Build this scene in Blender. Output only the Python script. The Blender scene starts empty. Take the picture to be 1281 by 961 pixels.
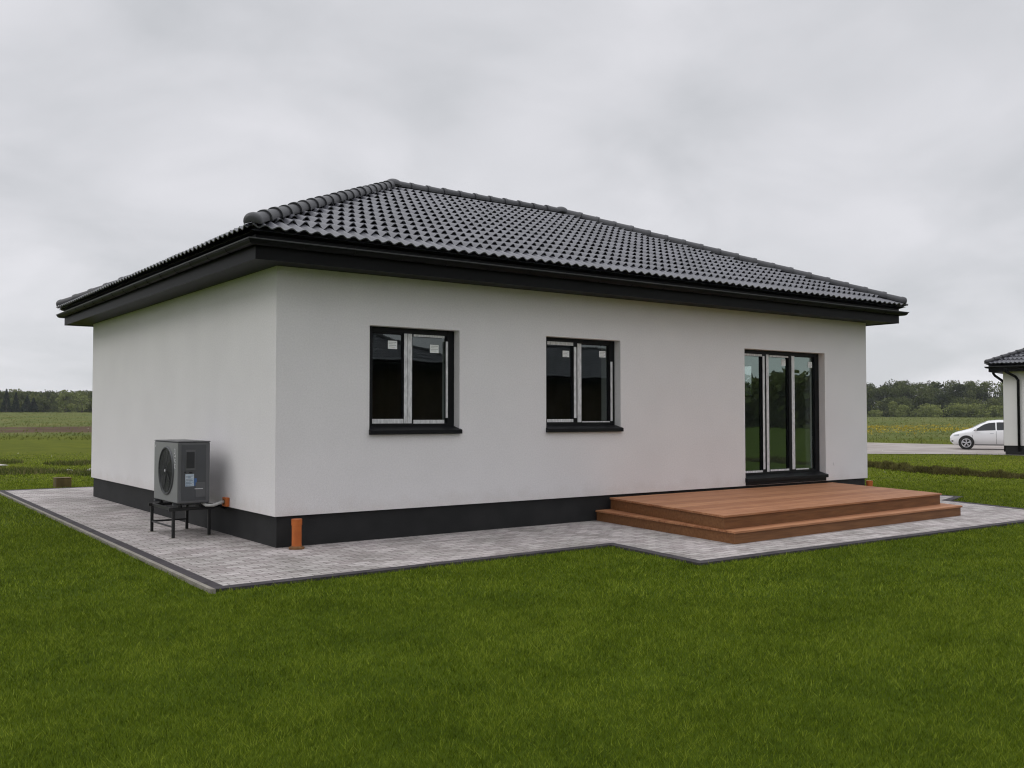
import bpy, math, random
import numpy as np
from mathutils import Vector, Matrix
R = math.radians
rng = np.random.default_rng(7)
random.seed(7)
scene = bpy.context.scene

# ------------------------------------------------------------------ camera
CAM = np.array([-4.2798, -10.3347, 1.5]); YAW = 0.6344; PITCH = 0.0329
cam_d = bpy.data.cameras.new('camera'); cam = bpy.data.objects.new('camera', cam_d)
scene.collection.objects.link(cam); scene.camera = cam
cam_d.sensor_width = 36; cam_d.lens = 1198.4 / 1281 * 36; cam_d.clip_start = .1; cam_d.clip_end = 6000
fw = Vector((math.sin(YAW) * math.cos(PITCH), math.cos(YAW) * math.cos(PITCH), math.sin(PITCH)))
rt = Vector((math.cos(YAW), -math.sin(YAW), 0)); up = rt.cross(fw)
m = Matrix((rt, up, -fw)).transposed().to_4x4(); m.translation = Vector(CAM); cam.matrix_world = m

# ------------------------------------------------------------------ world, sun, exposure
SUN_EL, SUN_AZ = R(40), R(-66)          # azimuth from +Y towards +X
w = bpy.data.worlds.new('World'); scene.world = w; w.use_nodes = True
nt = w.node_tree; N = nt.nodes; L = nt.links; N.clear()
out = N.new('ShaderNodeOutputWorld'); bg = N.new('ShaderNodeBackground'); bg.inputs[1].default_value = .1
sky = N.new('ShaderNodeTexSky'); sky.sky_type = 'NISHITA'; sky.sun_disc = False
sky.sun_elevation = SUN_EL; sky.sun_rotation = SUN_AZ
tc = N.new('ShaderNodeTexCoord'); sep = N.new('ShaderNodeSeparateXYZ'); L.new(tc.outputs['Generated'], sep.inputs[0])
# clouds laid out on a flat layer overhead: direction.xy / (direction.z + k)
zz = N.new('ShaderNodeMath'); zz.operation = 'MAXIMUM'; L.new(sep.outputs[2], zz.inputs[0]); zz.inputs[1].default_value = 0
zp = N.new('ShaderNodeMath'); zp.operation = 'ADD'; L.new(zz.outputs[0], zp.inputs[0]); zp.inputs[1].default_value = .34
dv = N.new('ShaderNodeVectorMath'); dv.operation = 'DIVIDE'; L.new(tc.outputs['Generated'], dv.inputs[0])
cmb = N.new('ShaderNodeCombineXYZ')
for i in range(3): L.new(zp.outputs[0], cmb.inputs[i])
L.new(cmb.outputs[0], dv.inputs[1])
n1 = N.new('ShaderNodeTexNoise'); n1.inputs['Scale'].default_value = 2.5; n1.inputs['Detail'].default_value = 6
n1.inputs['Roughness'].default_value = .48; n1.inputs['Distortion'].default_value = .35; L.new(dv.outputs[0], n1.inputs['Vector'])
cr = N.new('ShaderNodeValToRGB'); L.new(n1.outputs[0], cr.inputs[0])
cr.color_ramp.elements[0].position = .32; cr.color_ramp.elements[0].color = (.600, .612, .640, 1)
cr.color_ramp.elements[1].position = .68; cr.color_ramp.elements[1].color = (.805, .803, .840, 1)
# an overcast sky is brighter towards the zenith
zm = N.new('ShaderNodeMapRange'); L.new(zz.outputs[0], zm.inputs[0])
zm.inputs[1].default_value = .42; zm.inputs[2].default_value = 1; zm.inputs[3].default_value = 9.6; zm.inputs[4].default_value = 24
mul = N.new('ShaderNodeVectorMath'); mul.operation = 'SCALE'; L.new(cr.outputs[0], mul.inputs[0]); L.new(zm.outputs[0], mul.inputs['Scale'])
zh = N.new('ShaderNodeMapRange'); zh.interpolation_type = 'SMOOTHSTEP'; L.new(zz.outputs[0], zh.inputs[0]); zh.inputs[1].default_value = 0; zh.inputs[2].default_value = .2; zh.inputs[3].default_value = 1.15; zh.inputs[4].default_value = 1
mul2 = N.new('ShaderNodeVectorMath'); mul2.operation = 'SCALE'; L.new(mul.outputs[0], mul2.inputs[0]); L.new(zh.outputs[0], mul2.inputs['Scale']); mul = mul2
mx = N.new('ShaderNodeMix'); mx.data_type = 'RGBA'; mx.inputs[0].default_value = .05
L.new(mul.outputs[0], mx.inputs[6]); L.new(sky.outputs[0], mx.inputs[7])
L.new(mx.outputs[2], bg.inputs[0]); L.new(bg.outputs[0], out.inputs[0])

sd = bpy.data.lights.new('sun', 'SUN'); sd.energy = .5; sd.angle = R(28); sd.color = (1, .97, .93)
so = bpy.data.objects.new('sun', sd); scene.collection.objects.link(so)
sv = Vector((math.sin(SUN_AZ) * math.cos(SUN_EL), math.cos(SUN_AZ) * math.cos(SUN_EL), math.sin(SUN_EL)))
so.rotation_euler = sv.to_track_quat('Z', 'Y').to_euler(); so.location = (-20, 10, 20)

vs = scene.view_settings; vs.view_transform = 'Standard'; vs.look = 'None'; vs.exposure = 0; vs.gamma = 1; vs.use_curve_mapping = False
cy = scene.cycles
cy.use_denoising = True; cy.max_bounces = 8; cy.diffuse_bounces = 4; cy.transparent_max_bounces = 16; cy.volume_bounces = 0
cy.pixel_filter_type = 'BLACKMAN_HARRIS'; cy.filter_width = 1.15; cy.use_adaptive_sampling = True; cy.adaptive_threshold = .01

# ------------------------------------------------------------------ materials
def _new(name):
    mt = bpy.data.materials.new(name); mt.use_nodes = True
    return mt, mt.node_tree, mt.node_tree.nodes['Principled BSDF']
def s2l(c):
    return tuple(((v / 255) / 12.92 if v / 255 <= .04045 else ((v / 255 + .055) / 1.055) ** 2.4) for v in c)
def mat(name, c1, c2=None, rough=.6, scale=4., detail=6, bump=0, bscale=60., metal=0, spec=.5, stretch=(1, 1, 1), coat=0, lo=.35, hi=.65, rvar=0):
    """two tones mixed by noise plus fine bump"""
    mt, t, b = _new(name); n = t.nodes; l = t.links
    b.inputs['Roughness'].default_value = rough; b.inputs['Metallic'].default_value = metal
    b.inputs['Specular IOR Level'].default_value = spec; b.inputs['Coat Weight'].default_value = coat
    co = n.new('ShaderNodeTexCoord'); mp = n.new('ShaderNodeMapping'); l.new(co.outputs['Object'], mp.inputs[0]); mp.inputs['Scale'].default_value = stretch
    if c2:
        a = n.new('ShaderNodeTexNoise'); a.inputs['Scale'].default_value = scale; a.inputs['Detail'].default_value = detail; l.new(mp.outputs[0], a.inputs[0])
        r = n.new('ShaderNodeValToRGB'); l.new(a.outputs[0], r.inputs[0])
        r.color_ramp.elements[0].position = lo; r.color_ramp.elements[0].color = (*c1, 1)
        r.color_ramp.elements[1].position = hi; r.color_ramp.elements[1].color = (*c2, 1)
        l.new(r.outputs[0], b.inputs['Base Color'])
        if rvar:
            q = n.new('ShaderNodeMapRange'); l.new(a.outputs[0], q.inputs[0]); q.inputs[1].default_value = .3; q.inputs[2].default_value = .7
            q.inputs[3].default_value = rough - rvar; q.inputs[4].default_value = rough + rvar; l.new(q.outputs[0], b.inputs['Roughness'])
    else: b.inputs['Base Color'].default_value = (*c1, 1)
    if bump:
        a2 = n.new('ShaderNodeTexNoise'); a2.inputs['Scale'].default_value = bscale; a2.inputs['Detail'].default_value = 4; l.new(mp.outputs[0], a2.inputs[0])
        bp = n.new('ShaderNodeBump'); bp.inputs['Strength'].default_value = bump; bp.inputs['Distance'].default_value = .01
        l.new(a2.outputs[0], bp.inputs['Height']); l.new(bp.outputs[0], b.inputs['Normal'])
    return mt

M = {}
M['stucco'] = mat('stucco', (.752, .730, .735), (.782, .760, .764), .9, 1.3, 8, .55, 140, spec=.2)
def weather(mt):
    t = mt.node_tree; n = t.nodes; l = t.links; b = n['Principled BSDF']; src = b.inputs['Base Color'].links[0].from_socket
    g = n.new('ShaderNodeTexCoord'); sp = n.new('ShaderNodeSeparateXYZ'); l.new(g.outputs['Object'], sp.inputs[0])
    a = n.new('ShaderNodeTexNoise'); a.inputs['Scale'].default_value = 3.5; a.inputs['Detail'].default_value = 8; a.inputs['Roughness'].default_value = .65; l.new(g.outputs['Object'], a.inputs[0])
    h = n.new('ShaderNodeMath'); h.operation = 'MULTIPLY_ADD'; l.new(a.outputs[0], h.inputs[0]); h.inputs[1].default_value = -.55; l.new(sp.outputs[2], h.inputs[2])
    m = n.new('ShaderNodeMapRange'); m.interpolation_type = 'SMOOTHSTEP'; l.new(h.outputs[0], m.inputs[0]); m.inputs[1].default_value = .02; m.inputs[2].default_value = .30; m.inputs[3].default_value = .5; m.inputs[4].default_value = 0
    x = n.new('ShaderNodeMix'); x.data_type = 'RGBA'; l.new(m.outputs[0], x.inputs[0]); l.new(src, x.inputs[6]); x.inputs[7].default_value = (.64, .60, .575, 1)
    s2 = n.new('ShaderNodeTexNoise'); s2.inputs['Scale'].default_value = 45; s2.inputs['Detail'].default_value = 5; l.new(g.outputs['Object'], s2.inputs[0])
    r_ = n.new('ShaderNodeMapRange'); l.new(s2.outputs[0], r_.inputs[0]); r_.inputs[1].default_value = .3; r_.inputs[2].default_value = .7; r_.inputs[3].default_value = .955; r_.inputs[4].default_value = 1.03
    y = n.new('ShaderNodeVectorMath'); y.operation = 'SCALE'; l.new(x.outputs[2], y.inputs[0]); l.new(r_.outputs[0], y.inputs['Scale']); l.new(y.outputs[0], b.inputs['Base Color'])
weather(M['stucco'])
M['plinth'] = mat('dark_plinth_render', (.013, .0133, .0135), (.019, .0192, .0195), .75, 3, 6, .3, 180, spec=.3)
M['trim'] = mat('anthracite_metal', (.003, .0031, .0034), (.0045, .0047, .005), .5, 2, 4, .03, 30, spec=.14)
M['bead'] = mat('pale_highlight_bead', (.03, .031, .033), (.05, .051, .053), .35, 8, 4, .03, 30)  # paler grey stands in for the highlight along the gutter lip
M['frame'] = mat('anthracite_frame', (.005, .0055, .0065), (.0075, .008, .0095), .45, 5, 3, .02, 100, spec=.2)
M['film'] = mat('protective_film', (.50, .50, .51), (.74, .74, .75), .5, 9, 6, .2, 30, stretch=(3, 1, 1))
M['sticker'] = mat('paper_sticker', (.78, .80, .79), (.84, .85, .84), .7, 30, 2)
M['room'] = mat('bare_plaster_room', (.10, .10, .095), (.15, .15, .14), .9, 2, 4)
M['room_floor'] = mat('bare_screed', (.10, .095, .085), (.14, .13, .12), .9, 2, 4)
M['black'] = mat('black_painted_steel', (.006, .006, .006), (.01, .01, .01), .5, 12, 3, .05, 100)
M['orange_pvc'] = mat('orange_pvc', (.40, .095, .013), (.50, .13, .02), .45, 8, 4, .05, 40)
M['casing'] = mat('grey_enamel', (.095, .097, .100), (.105, .107, .112), .45, 3, 3, .02, 200)
M['front_enamel'] = mat('light_grey_enamel', (.20, .202, .206), (.225, .227, .232), .5, 3, 3, .02, 200)
M['casing_dark'] = mat('dark_grey_enamel', (.058, .061, .066), (.068, .071, .077), .5, 3, 3, .02, 200)
M['fan_dark'] = mat('fan_plastic', (.012, .013, .015), (.018, .019, .021), .5, 8, 3)
M['fan_blade'] = mat('grey_fan_plastic', (.022, .023, .026), (.032, .033, .036), .5, 8, 3)
M['white_ink'] = mat('white_lettering', (.6, .6, .62), None, .5)
M['label_paper'] = mat('pale_blue_label', (.33, .42, .52), (.50, .56, .62), .5, 40, 2)
M['label_blue'] = mat('blue_print', (.05, .12, .30), None, .5)
M['grey_pipe'] = mat('pale_grey_insulation', (.42, .42, .40), (.52, .52, .50), .8, 20, 4, .2, 80)
M['kerb'] = mat('charcoal_kerb', (.042, .037, .041), (.068, .061, .065), .85, 6, 8, .4, 150, spec=.25)
M['kerb_light'] = mat('pale_concrete_edging', (.22, .20, .17), (.30, .28, .24), .9, 6, 8, .4, 120, spec=.25)
M['soil'] = mat('soil', (.045, .032, .018), (.08, .055, .032), .95, 5, 6, .5, 30, spec=.2)
M['bank'] = mat('dry_bank_turf', (.035, .027, .010), (.085, .075, .024), .95, 2.2, 8, .6, 14, spec=.15)
M['drive'] = mat('beige_gravel_driveway', (.29, .255, .235), (.40, .365, .34), .95, .6, 8, .4, 20, spec=.2)
M['slab'] = mat('pale_slab', (.40, .38, .35), (.48, .46, .42), .9, 3, 6, .2, 60)
M['stone'] = mat('pale_stone', (.30, .29, .26), (.48, .46, .42), .9, 8, 6, .4, 30)
M['car_paint'] = mat('white_car_paint', (.78, .78, .79), (.80, .80, .81), .25, 1, 2, coat=.6)
M['car_glass'] = mat('dark_car_glass', (.012, .015, .018), None, .08)
M['tyre'] = mat('tyre_rubber', (.012, .012, .012), (.02, .02, .02), .8, 20, 2)
M['rim'] = mat('silver_alloy', (.50, .50, .52), (.60, .60, .62), .3, 5, 2, metal=.6)
M['lamp'] = mat('clear_lamp', (.45, .47, .5), None, .1)
M['bark'] = mat('bark', (.05, .04, .03), (.09, .075, .06), .9, 6, 6, .4, 20)
M['weathered'] = mat('weathered_brown_wood', (.085, .062, .018), (.15, .105, .035), .85, 9, 8, .5, 60, stretch=(1, 1, .3))
M['rust'] = mat('rusty_brown_wood', (.13, .062, .022), (.24, .12, .045), .85, 9, 8, .5, 60, stretch=(1, 1, .3))

def tile_mat(name='anthracite_roof_tile', k=1., ro=.36):
    mt, t, b = _new(name); n = t.nodes; l = t.links
    co = n.new('ShaderNodeTexCoord'); a = n.new('ShaderNodeTexNoise'); a.inputs['Scale'].default_value = 1.1; a.inputs['Detail'].default_value = 9
    l.new(co.outputs['Object'], a.inputs[0])
    at = n.new('ShaderNodeAttribute'); at.attribute_name = 'tint'
    ad = n.new('ShaderNodeMath'); ad.operation = 'ADD'; l.new(a.outputs[0], ad.inputs[0]); l.new(at.outputs['Fac'], ad.inputs[1])
    r = n.new('ShaderNodeValToRGB'); l.new(ad.outputs[0], r.inputs[0])
    r.color_ramp.elements[0].position = .35; r.color_ramp.elements[0].color = (.070 * k, .071 * k, .083 * k, 1)
    r.color_ramp.elements[1].position = .85; r.color_ramp.elements[1].color = (.125 * k, .126 * k, .146 * k, 1)
    l.new(r.outputs[0], b.inputs['Base Color']); b.inputs['Roughness'].default_value = ro; b.inputs['Specular IOR Level'].default_value = .65
    a2 = n.new('ShaderNodeTexNoise'); a2.inputs['Scale'].default_value = 90; l.new(co.outputs['Object'], a2.inputs[0])
    bp = n.new('ShaderNodeBump'); bp.inputs['Strength'].default_value = .25; bp.inputs['Distance'].default_value = .006
    l.new(a2.outputs[0], bp.inputs['Height']); l.new(bp.outputs[0], b.inputs['Normal'])
    return mt
M['tile'] = tile_mat(); M['cap'] = tile_mat('ridge_tile_dark', .36, .5)

def paver_mat():
    mt, t, b = _new('grey_rose_block_paving'); n = t.nodes; l = t.links
    co = n.new('ShaderNodeTexCoord'); mp = n.new('ShaderNodeMapping'); l.new(co.outputs['Object'], mp.inputs[0])
    br = n.new('ShaderNodeTexBrick'); l.new(mp.outputs[0], br.inputs[0])
    br.inputs['Scale'].default_value = 1; br.inputs['Brick Width'].default_value = .205; br.inputs['Row Height'].default_value = .105
    br.inputs['Mortar Size'].default_value = .0045; br.inputs['Mortar Smooth'].default_value = .25
    br.inputs['Color1'].default_value = (.350, .318, .310, 1); br.inputs['Color2'].default_value = (.560, .528, .517, 1)
    br.inputs['Mortar'].default_value = (.09, .08, .072, 1)
    a = n.new('ShaderNodeTexNoise'); a.inputs['Scale'].default_value = 1.4; a.inputs['Detail'].default_value = 8; l.new(co.outputs['Object'], a.inputs[0])
    r = n.new('ShaderNodeValToRGB'); l.new(a.outputs[0], r.inputs[0])
    r.color_ramp.elements[0].position = .33; r.color_ramp.elements[0].color = (.72, .72, .69, 1)
    r.color_ramp.elements[1].position = .68; r.color_ramp.elements[1].color = (1.06, 1.03, 1.03, 1)
    mx = n.new('ShaderNodeMix'); mx.data_type = 'RGBA'; mx.blend_type = 'MULTIPLY'; mx.inputs[0].default_value = 1
    l.new(br.outputs[0], mx.inputs[6]); l.new(r.outputs[0], mx.inputs[7])
    # speckle inside each block
    s = n.new('ShaderNodeTexNoise'); s.inputs['Scale'].default_value = 28; s.inputs['Detail'].default_value = 6; l.new(co.outputs['Object'], s.inputs[0])
    r2 = n.new('ShaderNodeValToRGB'); l.new(s.outputs[0], r2.inputs[0])
    r2.color_ramp.elements[0].position = .3; r2.color_ramp.elements[0].color = (.78, .78, .78, 1); r2.color_ramp.elements[1].position = .7; r2.color_ramp.elements[1].color = (1.12, 1.12, 1.12, 1)
    mx2 = n.new('ShaderNodeMix'); mx2.data_type = 'RGBA'; mx2.blend_type = 'MULTIPLY'; mx2.inputs[0].default_value = 1
    l.new(mx.outputs[2], mx2.inputs[6]); l.new(r2.outputs[0], mx2.inputs[7]); l.new(mx2.outputs[2], b.inputs['Base Color'])
    b.inputs['Roughness'].default_value = .8; b.inputs['Specular IOR Level'].default_value = .3
    bp = n.new('ShaderNodeBump'); bp.inputs['Strength'].default_value = .7; bp.inputs['Distance'].default_value = .006; bp.invert = True
    l.new(br.outputs['Fac'], bp.inputs['Height'])
    bp2 = n.new('ShaderNodeBump'); bp2.inputs['Strength'].default_value = .4; bp2.inputs['Distance'].default_value = .004
    l.new(s.outputs[0], bp2.inputs['Height']); l.new(bp.outputs[0], bp2.inputs['Normal']); l.new(bp2.outputs[0], b.inputs['Normal'])
    return mt
M['paver'] = paver_mat()

def wood_mat(name, c1, c2):
    mt, t, b = _new(name); n = t.nodes; l = t.links
    co = n.new('ShaderNodeTexCoord'); mp = n.new('ShaderNodeMapping'); mp.inputs['Scale'].default_value = (1.1, 16, 16); l.new(co.outputs['Object'], mp.inputs[0])
    a = n.new('ShaderNodeTexNoise'); a.inputs['Scale'].default_value = 2.2; a.inputs['Detail'].default_value = 8; l.new(mp.outputs[0], a.inputs[0])
    at = n.new('ShaderNodeAttribute'); at.attribute_name = 'tint'
    ad = n.new('ShaderNodeMath'); ad.operation = 'ADD'; l.new(a.outputs[0], ad.inputs[0]); l.new(at.outputs['Fac'], ad.inputs[1])
    r = n.new('ShaderNodeValToRGB'); l.new(ad.outputs[0], r.inputs[0])
    r.color_ramp.elements[0].position = .3; r.color_ramp.elements[0].color = (*c1, 1); r.color_ramp.elements[1].position = .9; r.color_ramp.elements[1].color = (*c2, 1)
    l.new(r.outputs[0], b.inputs['Base Color']); b.inputs['Roughness'].default_value = .62; b.inputs['Specular IOR Level'].default_value = .35
    bp = n.new('ShaderNodeBump'); bp.inputs['Strength'].default_value = .25; bp.inputs['Distance'].default_value = .004
    l.new(a.outputs[0], bp.inputs['Height']); l.new(bp.outputs[0], b.inputs['Normal'])
    return mt
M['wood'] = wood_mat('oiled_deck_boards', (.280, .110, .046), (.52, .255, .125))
M['wood_riser_shaded'] = wood_mat('oiled_riser_boards_shaded', (.150, .062, .022), (.26, .118, .045))  # same deck wood, shade put into the colour since risers catch less light

def glass_mat(name='window_glass', ior=2.1, tint=(.86, .95, .93, 1)):
    mt = bpy.data.materials.new(name); mt.use_nodes = True; t = mt.node_tree; n = t.nodes; l = t.links; n.clear()
    o = n.new('ShaderNodeOutputMaterial'); tr = n.new('ShaderNodeBsdfTransparent'); tr.inputs[0].default_value = (.62, .68, .66, 1)
    gl = n.new('ShaderNodeBsdfGlossy'); gl.inputs['Roughness'].default_value = .0; gl.inputs[0].default_value = tint
    ge = n.new('ShaderNodeNewGeometry'); dt = n.new('ShaderNodeVectorMath'); dt.operation = 'DOT_PRODUCT'; l.new(ge.outputs['Normal'], dt.inputs[0]); l.new(ge.outputs['Incoming'], dt.inputs[1])
    def mn(op, a, b=None):
        q = n.new('ShaderNodeMath'); q.operation = op
        for i, v in enumerate((a, b)):
            if v is None: continue
            if isinstance(v, (int, float)): q.inputs[i].default_value = v
            else: l.new(v, q.inputs[i])
        return q
    r0 = ((ior - 1) / (ior + 1)) ** 2                    # same reflectance from both sides of the pane
    fr = mn('ADD', mn('MULTIPLY', mn('POWER', mn('SUBTRACT', 1., mn('ABSOLUTE', dt.outputs['Value']).outputs[0]).outputs[0], 5.).outputs[0], 1 - r0).outputs[0], r0)
    m_ = n.new('ShaderNodeMixShader'); l.new(fr.outputs[0], m_.inputs[0]); l.new(tr.outputs[0], m_.inputs[1]); l.new(gl.outputs[0], m_.inputs[2]); l.new(m_.outputs[0], o.inputs[0])
    co = n.new('ShaderNodeTexCoord'); a = n.new('ShaderNodeTexNoise'); a.inputs['Scale'].default_value = 1.6; l.new(co.outputs['Object'], a.inputs[0])
    bp = n.new('ShaderNodeBump'); bp.inputs['Strength'].default_value = .05; bp.inputs['Distance'].default_value = .02; l.new(a.outputs[0], bp.inputs['Height']); l.new(bp.outputs[0], gl.inputs['Normal'])
    return mt
M['glass'] = glass_mat(); M['door_glass'] = glass_mat('coated_door_glass', 3.1, (.74, .92, .84, 1))

def leaf_mat(name, c1, c2, c3, nscale=.5, rough=.6, trans=.25, nw=1.1):
    """tint attribute picks the tone; world noise makes patches"""
    mt, t, b = _new(name); n = t.nodes; l = t.links
    at = n.new('ShaderNodeAttribute'); at.attribute_name = 'tint'
    co = n.new('ShaderNodeTexCoord'); a = n.new('ShaderNodeTexNoise'); a.inputs['Scale'].default_value = nscale; a.inputs['Detail'].default_value = 5; l.new(co.outputs['Object'], a.inputs[0])
    mm = n.new('ShaderNodeMath'); mm.operation = 'MULTIPLY_ADD'; l.new(a.outputs[0], mm.inputs[0]); mm.inputs[1].default_value = nw; mm.inputs[2].default_value = -nw / 2
    ad = n.new('ShaderNodeMath'); ad.operation = 'ADD'; l.new(mm.outputs[0], ad.inputs[0]); l.new(at.outputs['Fac'], ad.inputs[1])
    r = n.new('ShaderNodeValToRGB'); l.new(ad.outputs[0], r.inputs[0]); e = r.color_ramp.elements
    e[0].position = .1; e[0].color = (*c1, 1); e[1].position = .9; e[1].color = (*c3, 1); k = e.new(.5); k.color = (*c2, 1)
    l.new(r.outputs[0], b.inputs['Base Color']); b.inputs['Roughness'].default_value = rough; b.inputs['Specular IOR Level'].default_value = .06
    if trans:
        o = n['Material Output']; tl = n.new('ShaderNodeBsdfTranslucent'); l.new(r.outputs[0], tl.inputs[0])
        ms = n.new('ShaderNodeMixShader'); ms.inputs[0].default_value = trans; l.new(b.outputs[0], ms.inputs[1]); l.new(tl.outputs[0], ms.inputs[2]); l.new(ms.outputs[0], o.inputs[0])
    return mt
M['blade'] = leaf_mat('lawn_blades', (.044, .068, .004), (.122, .176, .009), (.29, .35, .04), 1.3, .55, .3, .55)
M['wood_leaf'] = leaf_mat('far_wood_foliage', (.030, .040, .012), (.088, .106, .030), (.145, .162, .052), .012, .8, .15)
M['conifer'] = leaf_mat('conifer_needles', (.009, .017, .010), (.018, .030, .016), (.030, .045, .024), .05, .8, 0)
M['bush_leaf'] = leaf_mat('bush_foliage', (.085, .105, .028), (.185, .215, .060), (.29, .32, .11), .1, .8, .2)
M['dark_leaf'] = leaf_mat('dark_broadleaf_foliage', (.018, .026, .008), (.040, .054, .015), (.07, .088, .028), .1, .8, .1)
M['pale_leaf'] = leaf_mat('young_pale_foliage', (.12, .145, .045), (.21, .24, .08), (.31, .33, .13), .1, .8, .2)
M['dry'] = leaf_mat('dry_weeds', (.06, .052, .018), (.12, .108, .036), (.17, .165, .05), .8, .8, .1)
M['weed'] = leaf_mat('rough_weeds', (.055, .075, .018), (.10, .115, .032), (.19, .17, .075), .8, .8, .2)
M['meadow_tuft'] = leaf_mat('meadow_grass', (.090, .110, .020), (.130, .145, .034), (.185, .18, .052), .06, .8, .2)
M['yellow'] = leaf_mat('yellow_flowers', (.30, .23, .03), (.40, .31, .04), (.50, .40, .06), .3, .7, .2)

# ------------------------------------------------------------------ mesh helpers
col = scene.collection
def tag(o, label=None, cat=None, group=None, kind=None):
    if label: o['label'] = label
    if cat: o['category'] = cat
    if group: o['group'] = group
    if kind: o['kind'] = kind
    return o
def empty(name, loc=(0, 0, 0), rz=0):
    o = bpy.data.objects.new(name, None); col.objects.link(o); o.location = loc; o.rotation_euler = (0, 0, rz); o.empty_display_size = .2; return o
def link(name, me, mt, parent=None):
    o = bpy.data.objects.new(name, me); col.objects.link(o)
    if mt: me.materials.append(M[mt] if isinstance(mt, str) else mt)
    if parent: o.parent = parent
    return o
class MB:
    def __init__(s): s.v = []; s.f = []; s.t = []
    def add(s, vs_, fs, tint=0.):
        k = len(s.v); s.v += [tuple(p) for p in vs_]; s.f += [tuple(i + k for i in f) for f in fs]; s.t += [tint] * len(vs_); return s
    def box(s, x0, x1, y0, y1, z0, z1, tint=0.):
        return s.hexa([(x0, y0), (x1, y0), (x1, y1), (x0, y1)], z0, z1, tint)
    def hexa(s, q, z0, z1, tint=0.):           # prism over polygon q (counter-clockwise)
        n = len(q); vv = [(x, y, z0) for x, y in q] + [(x, y, z1) for x, y in q]
        return s.add(vv, [tuple(range(n - 1, -1, -1)), tuple(range(n, 2 * n))] + [(i, (i + 1) % n, n + (i + 1) % n, n + i) for i in range(n)], tint)
    def tube(s, path, r, seg=12, cap=True):
        P = [Vector(p) for p in path]; k = len(s.v); rr = r if isinstance(r, (list, tuple)) else [r] * len(P); ref = None
        for i, p in enumerate(P):
            d = (P[min(i + 1, len(P) - 1)] - P[max(i - 1, 0)]).normalized()
            if ref is None: ref = d.orthogonal().normalized()
            a = (ref - d * ref.dot(d)).normalized(); b = d.cross(a); ref = a
            for j in range(seg):
                t = 2 * math.pi * j / seg; s.v.append(tuple(p + (a * math.cos(t) + b * math.sin(t)) * rr[i])); s.t.append(0.)
        for i in range(len(P) - 1):
            for j in range(seg):
                j2 = (j + 1) % seg; s.f.append((k + i * seg + j, k + i * seg + j2, k + (i + 1) * seg + j2, k + (i + 1) * seg + j))
        if cap:
            s.f.append(tuple(k + j for j in range(seg - 1, -1, -1))); e = k + (len(P) - 1) * seg; s.f.append(tuple(e + j for j in range(seg)))
        return s
    def build(s, name, mt, parent=None, smooth=False, bevel=0, seg=2):
        me = bpy.data.meshes.new(name); me.from_pydata(s.v, [], s.f); me.update()
        if any(s.t):
            a = me.attributes.new('tint', 'FLOAT', 'POINT'); a.data.foreach_set('value', s.t)
        if smooth: me.shade_smooth()
        o = link(name, me, mt, parent)
        if bevel:
            b = o.modifiers.new('bevel', 'BEVEL'); b.width = bevel; b.segments = seg; b.limit_method = 'ANGLE'; b.angle_limit = R(40)
        return o
def polys(name, V, nper, mt, tint=None, parent=None):
    """fast mesh from (n*nper,3) vertices, each run of nper vertices one face"""
    V = np.asarray(V, np.float32).reshape(-1, 3); nf = len(V) // nper
    me = bpy.data.meshes.new(name); me.vertices.add(len(V)); me.vertices.foreach_set('co', V.ravel())
    me.loops.add(len(V)); me.loops.foreach_set('vertex_index', np.arange(len(V), dtype=np.int32))
    me.polygons.add(nf); me.polygons.foreach_set('loop_start', np.arange(0, len(V), nper, dtype=np.int32))
    if tint is not None:
        a = me.attributes.new('tint', 'FLOAT', 'POINT'); a.data.foreach_set('value', np.repeat(np.asarray(tint, np.float32), nper))
    me.update(calc_edges=True)
    return link(name, me, mt, parent)
def lerp(a, b, t): return tuple(x + (y - x) * t for x, y in zip(a, b))
def smooth01(x): x = np.clip(x, 0, 1); return x * x * (3 - 2 * x)
SY, CY = math.sin(YAW), math.cos(YAW)
def ds(x, y):                                   # distance along / across the line of sight over the plot
    dx, dy = x - CAM[0], y - CAM[1]; return dx * SY + dy * CY, dx * CY - dy * SY
def at(d, s): return CAM[0] + d * SY + s * CY, CAM[1] + d * CY - s * SY

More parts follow.
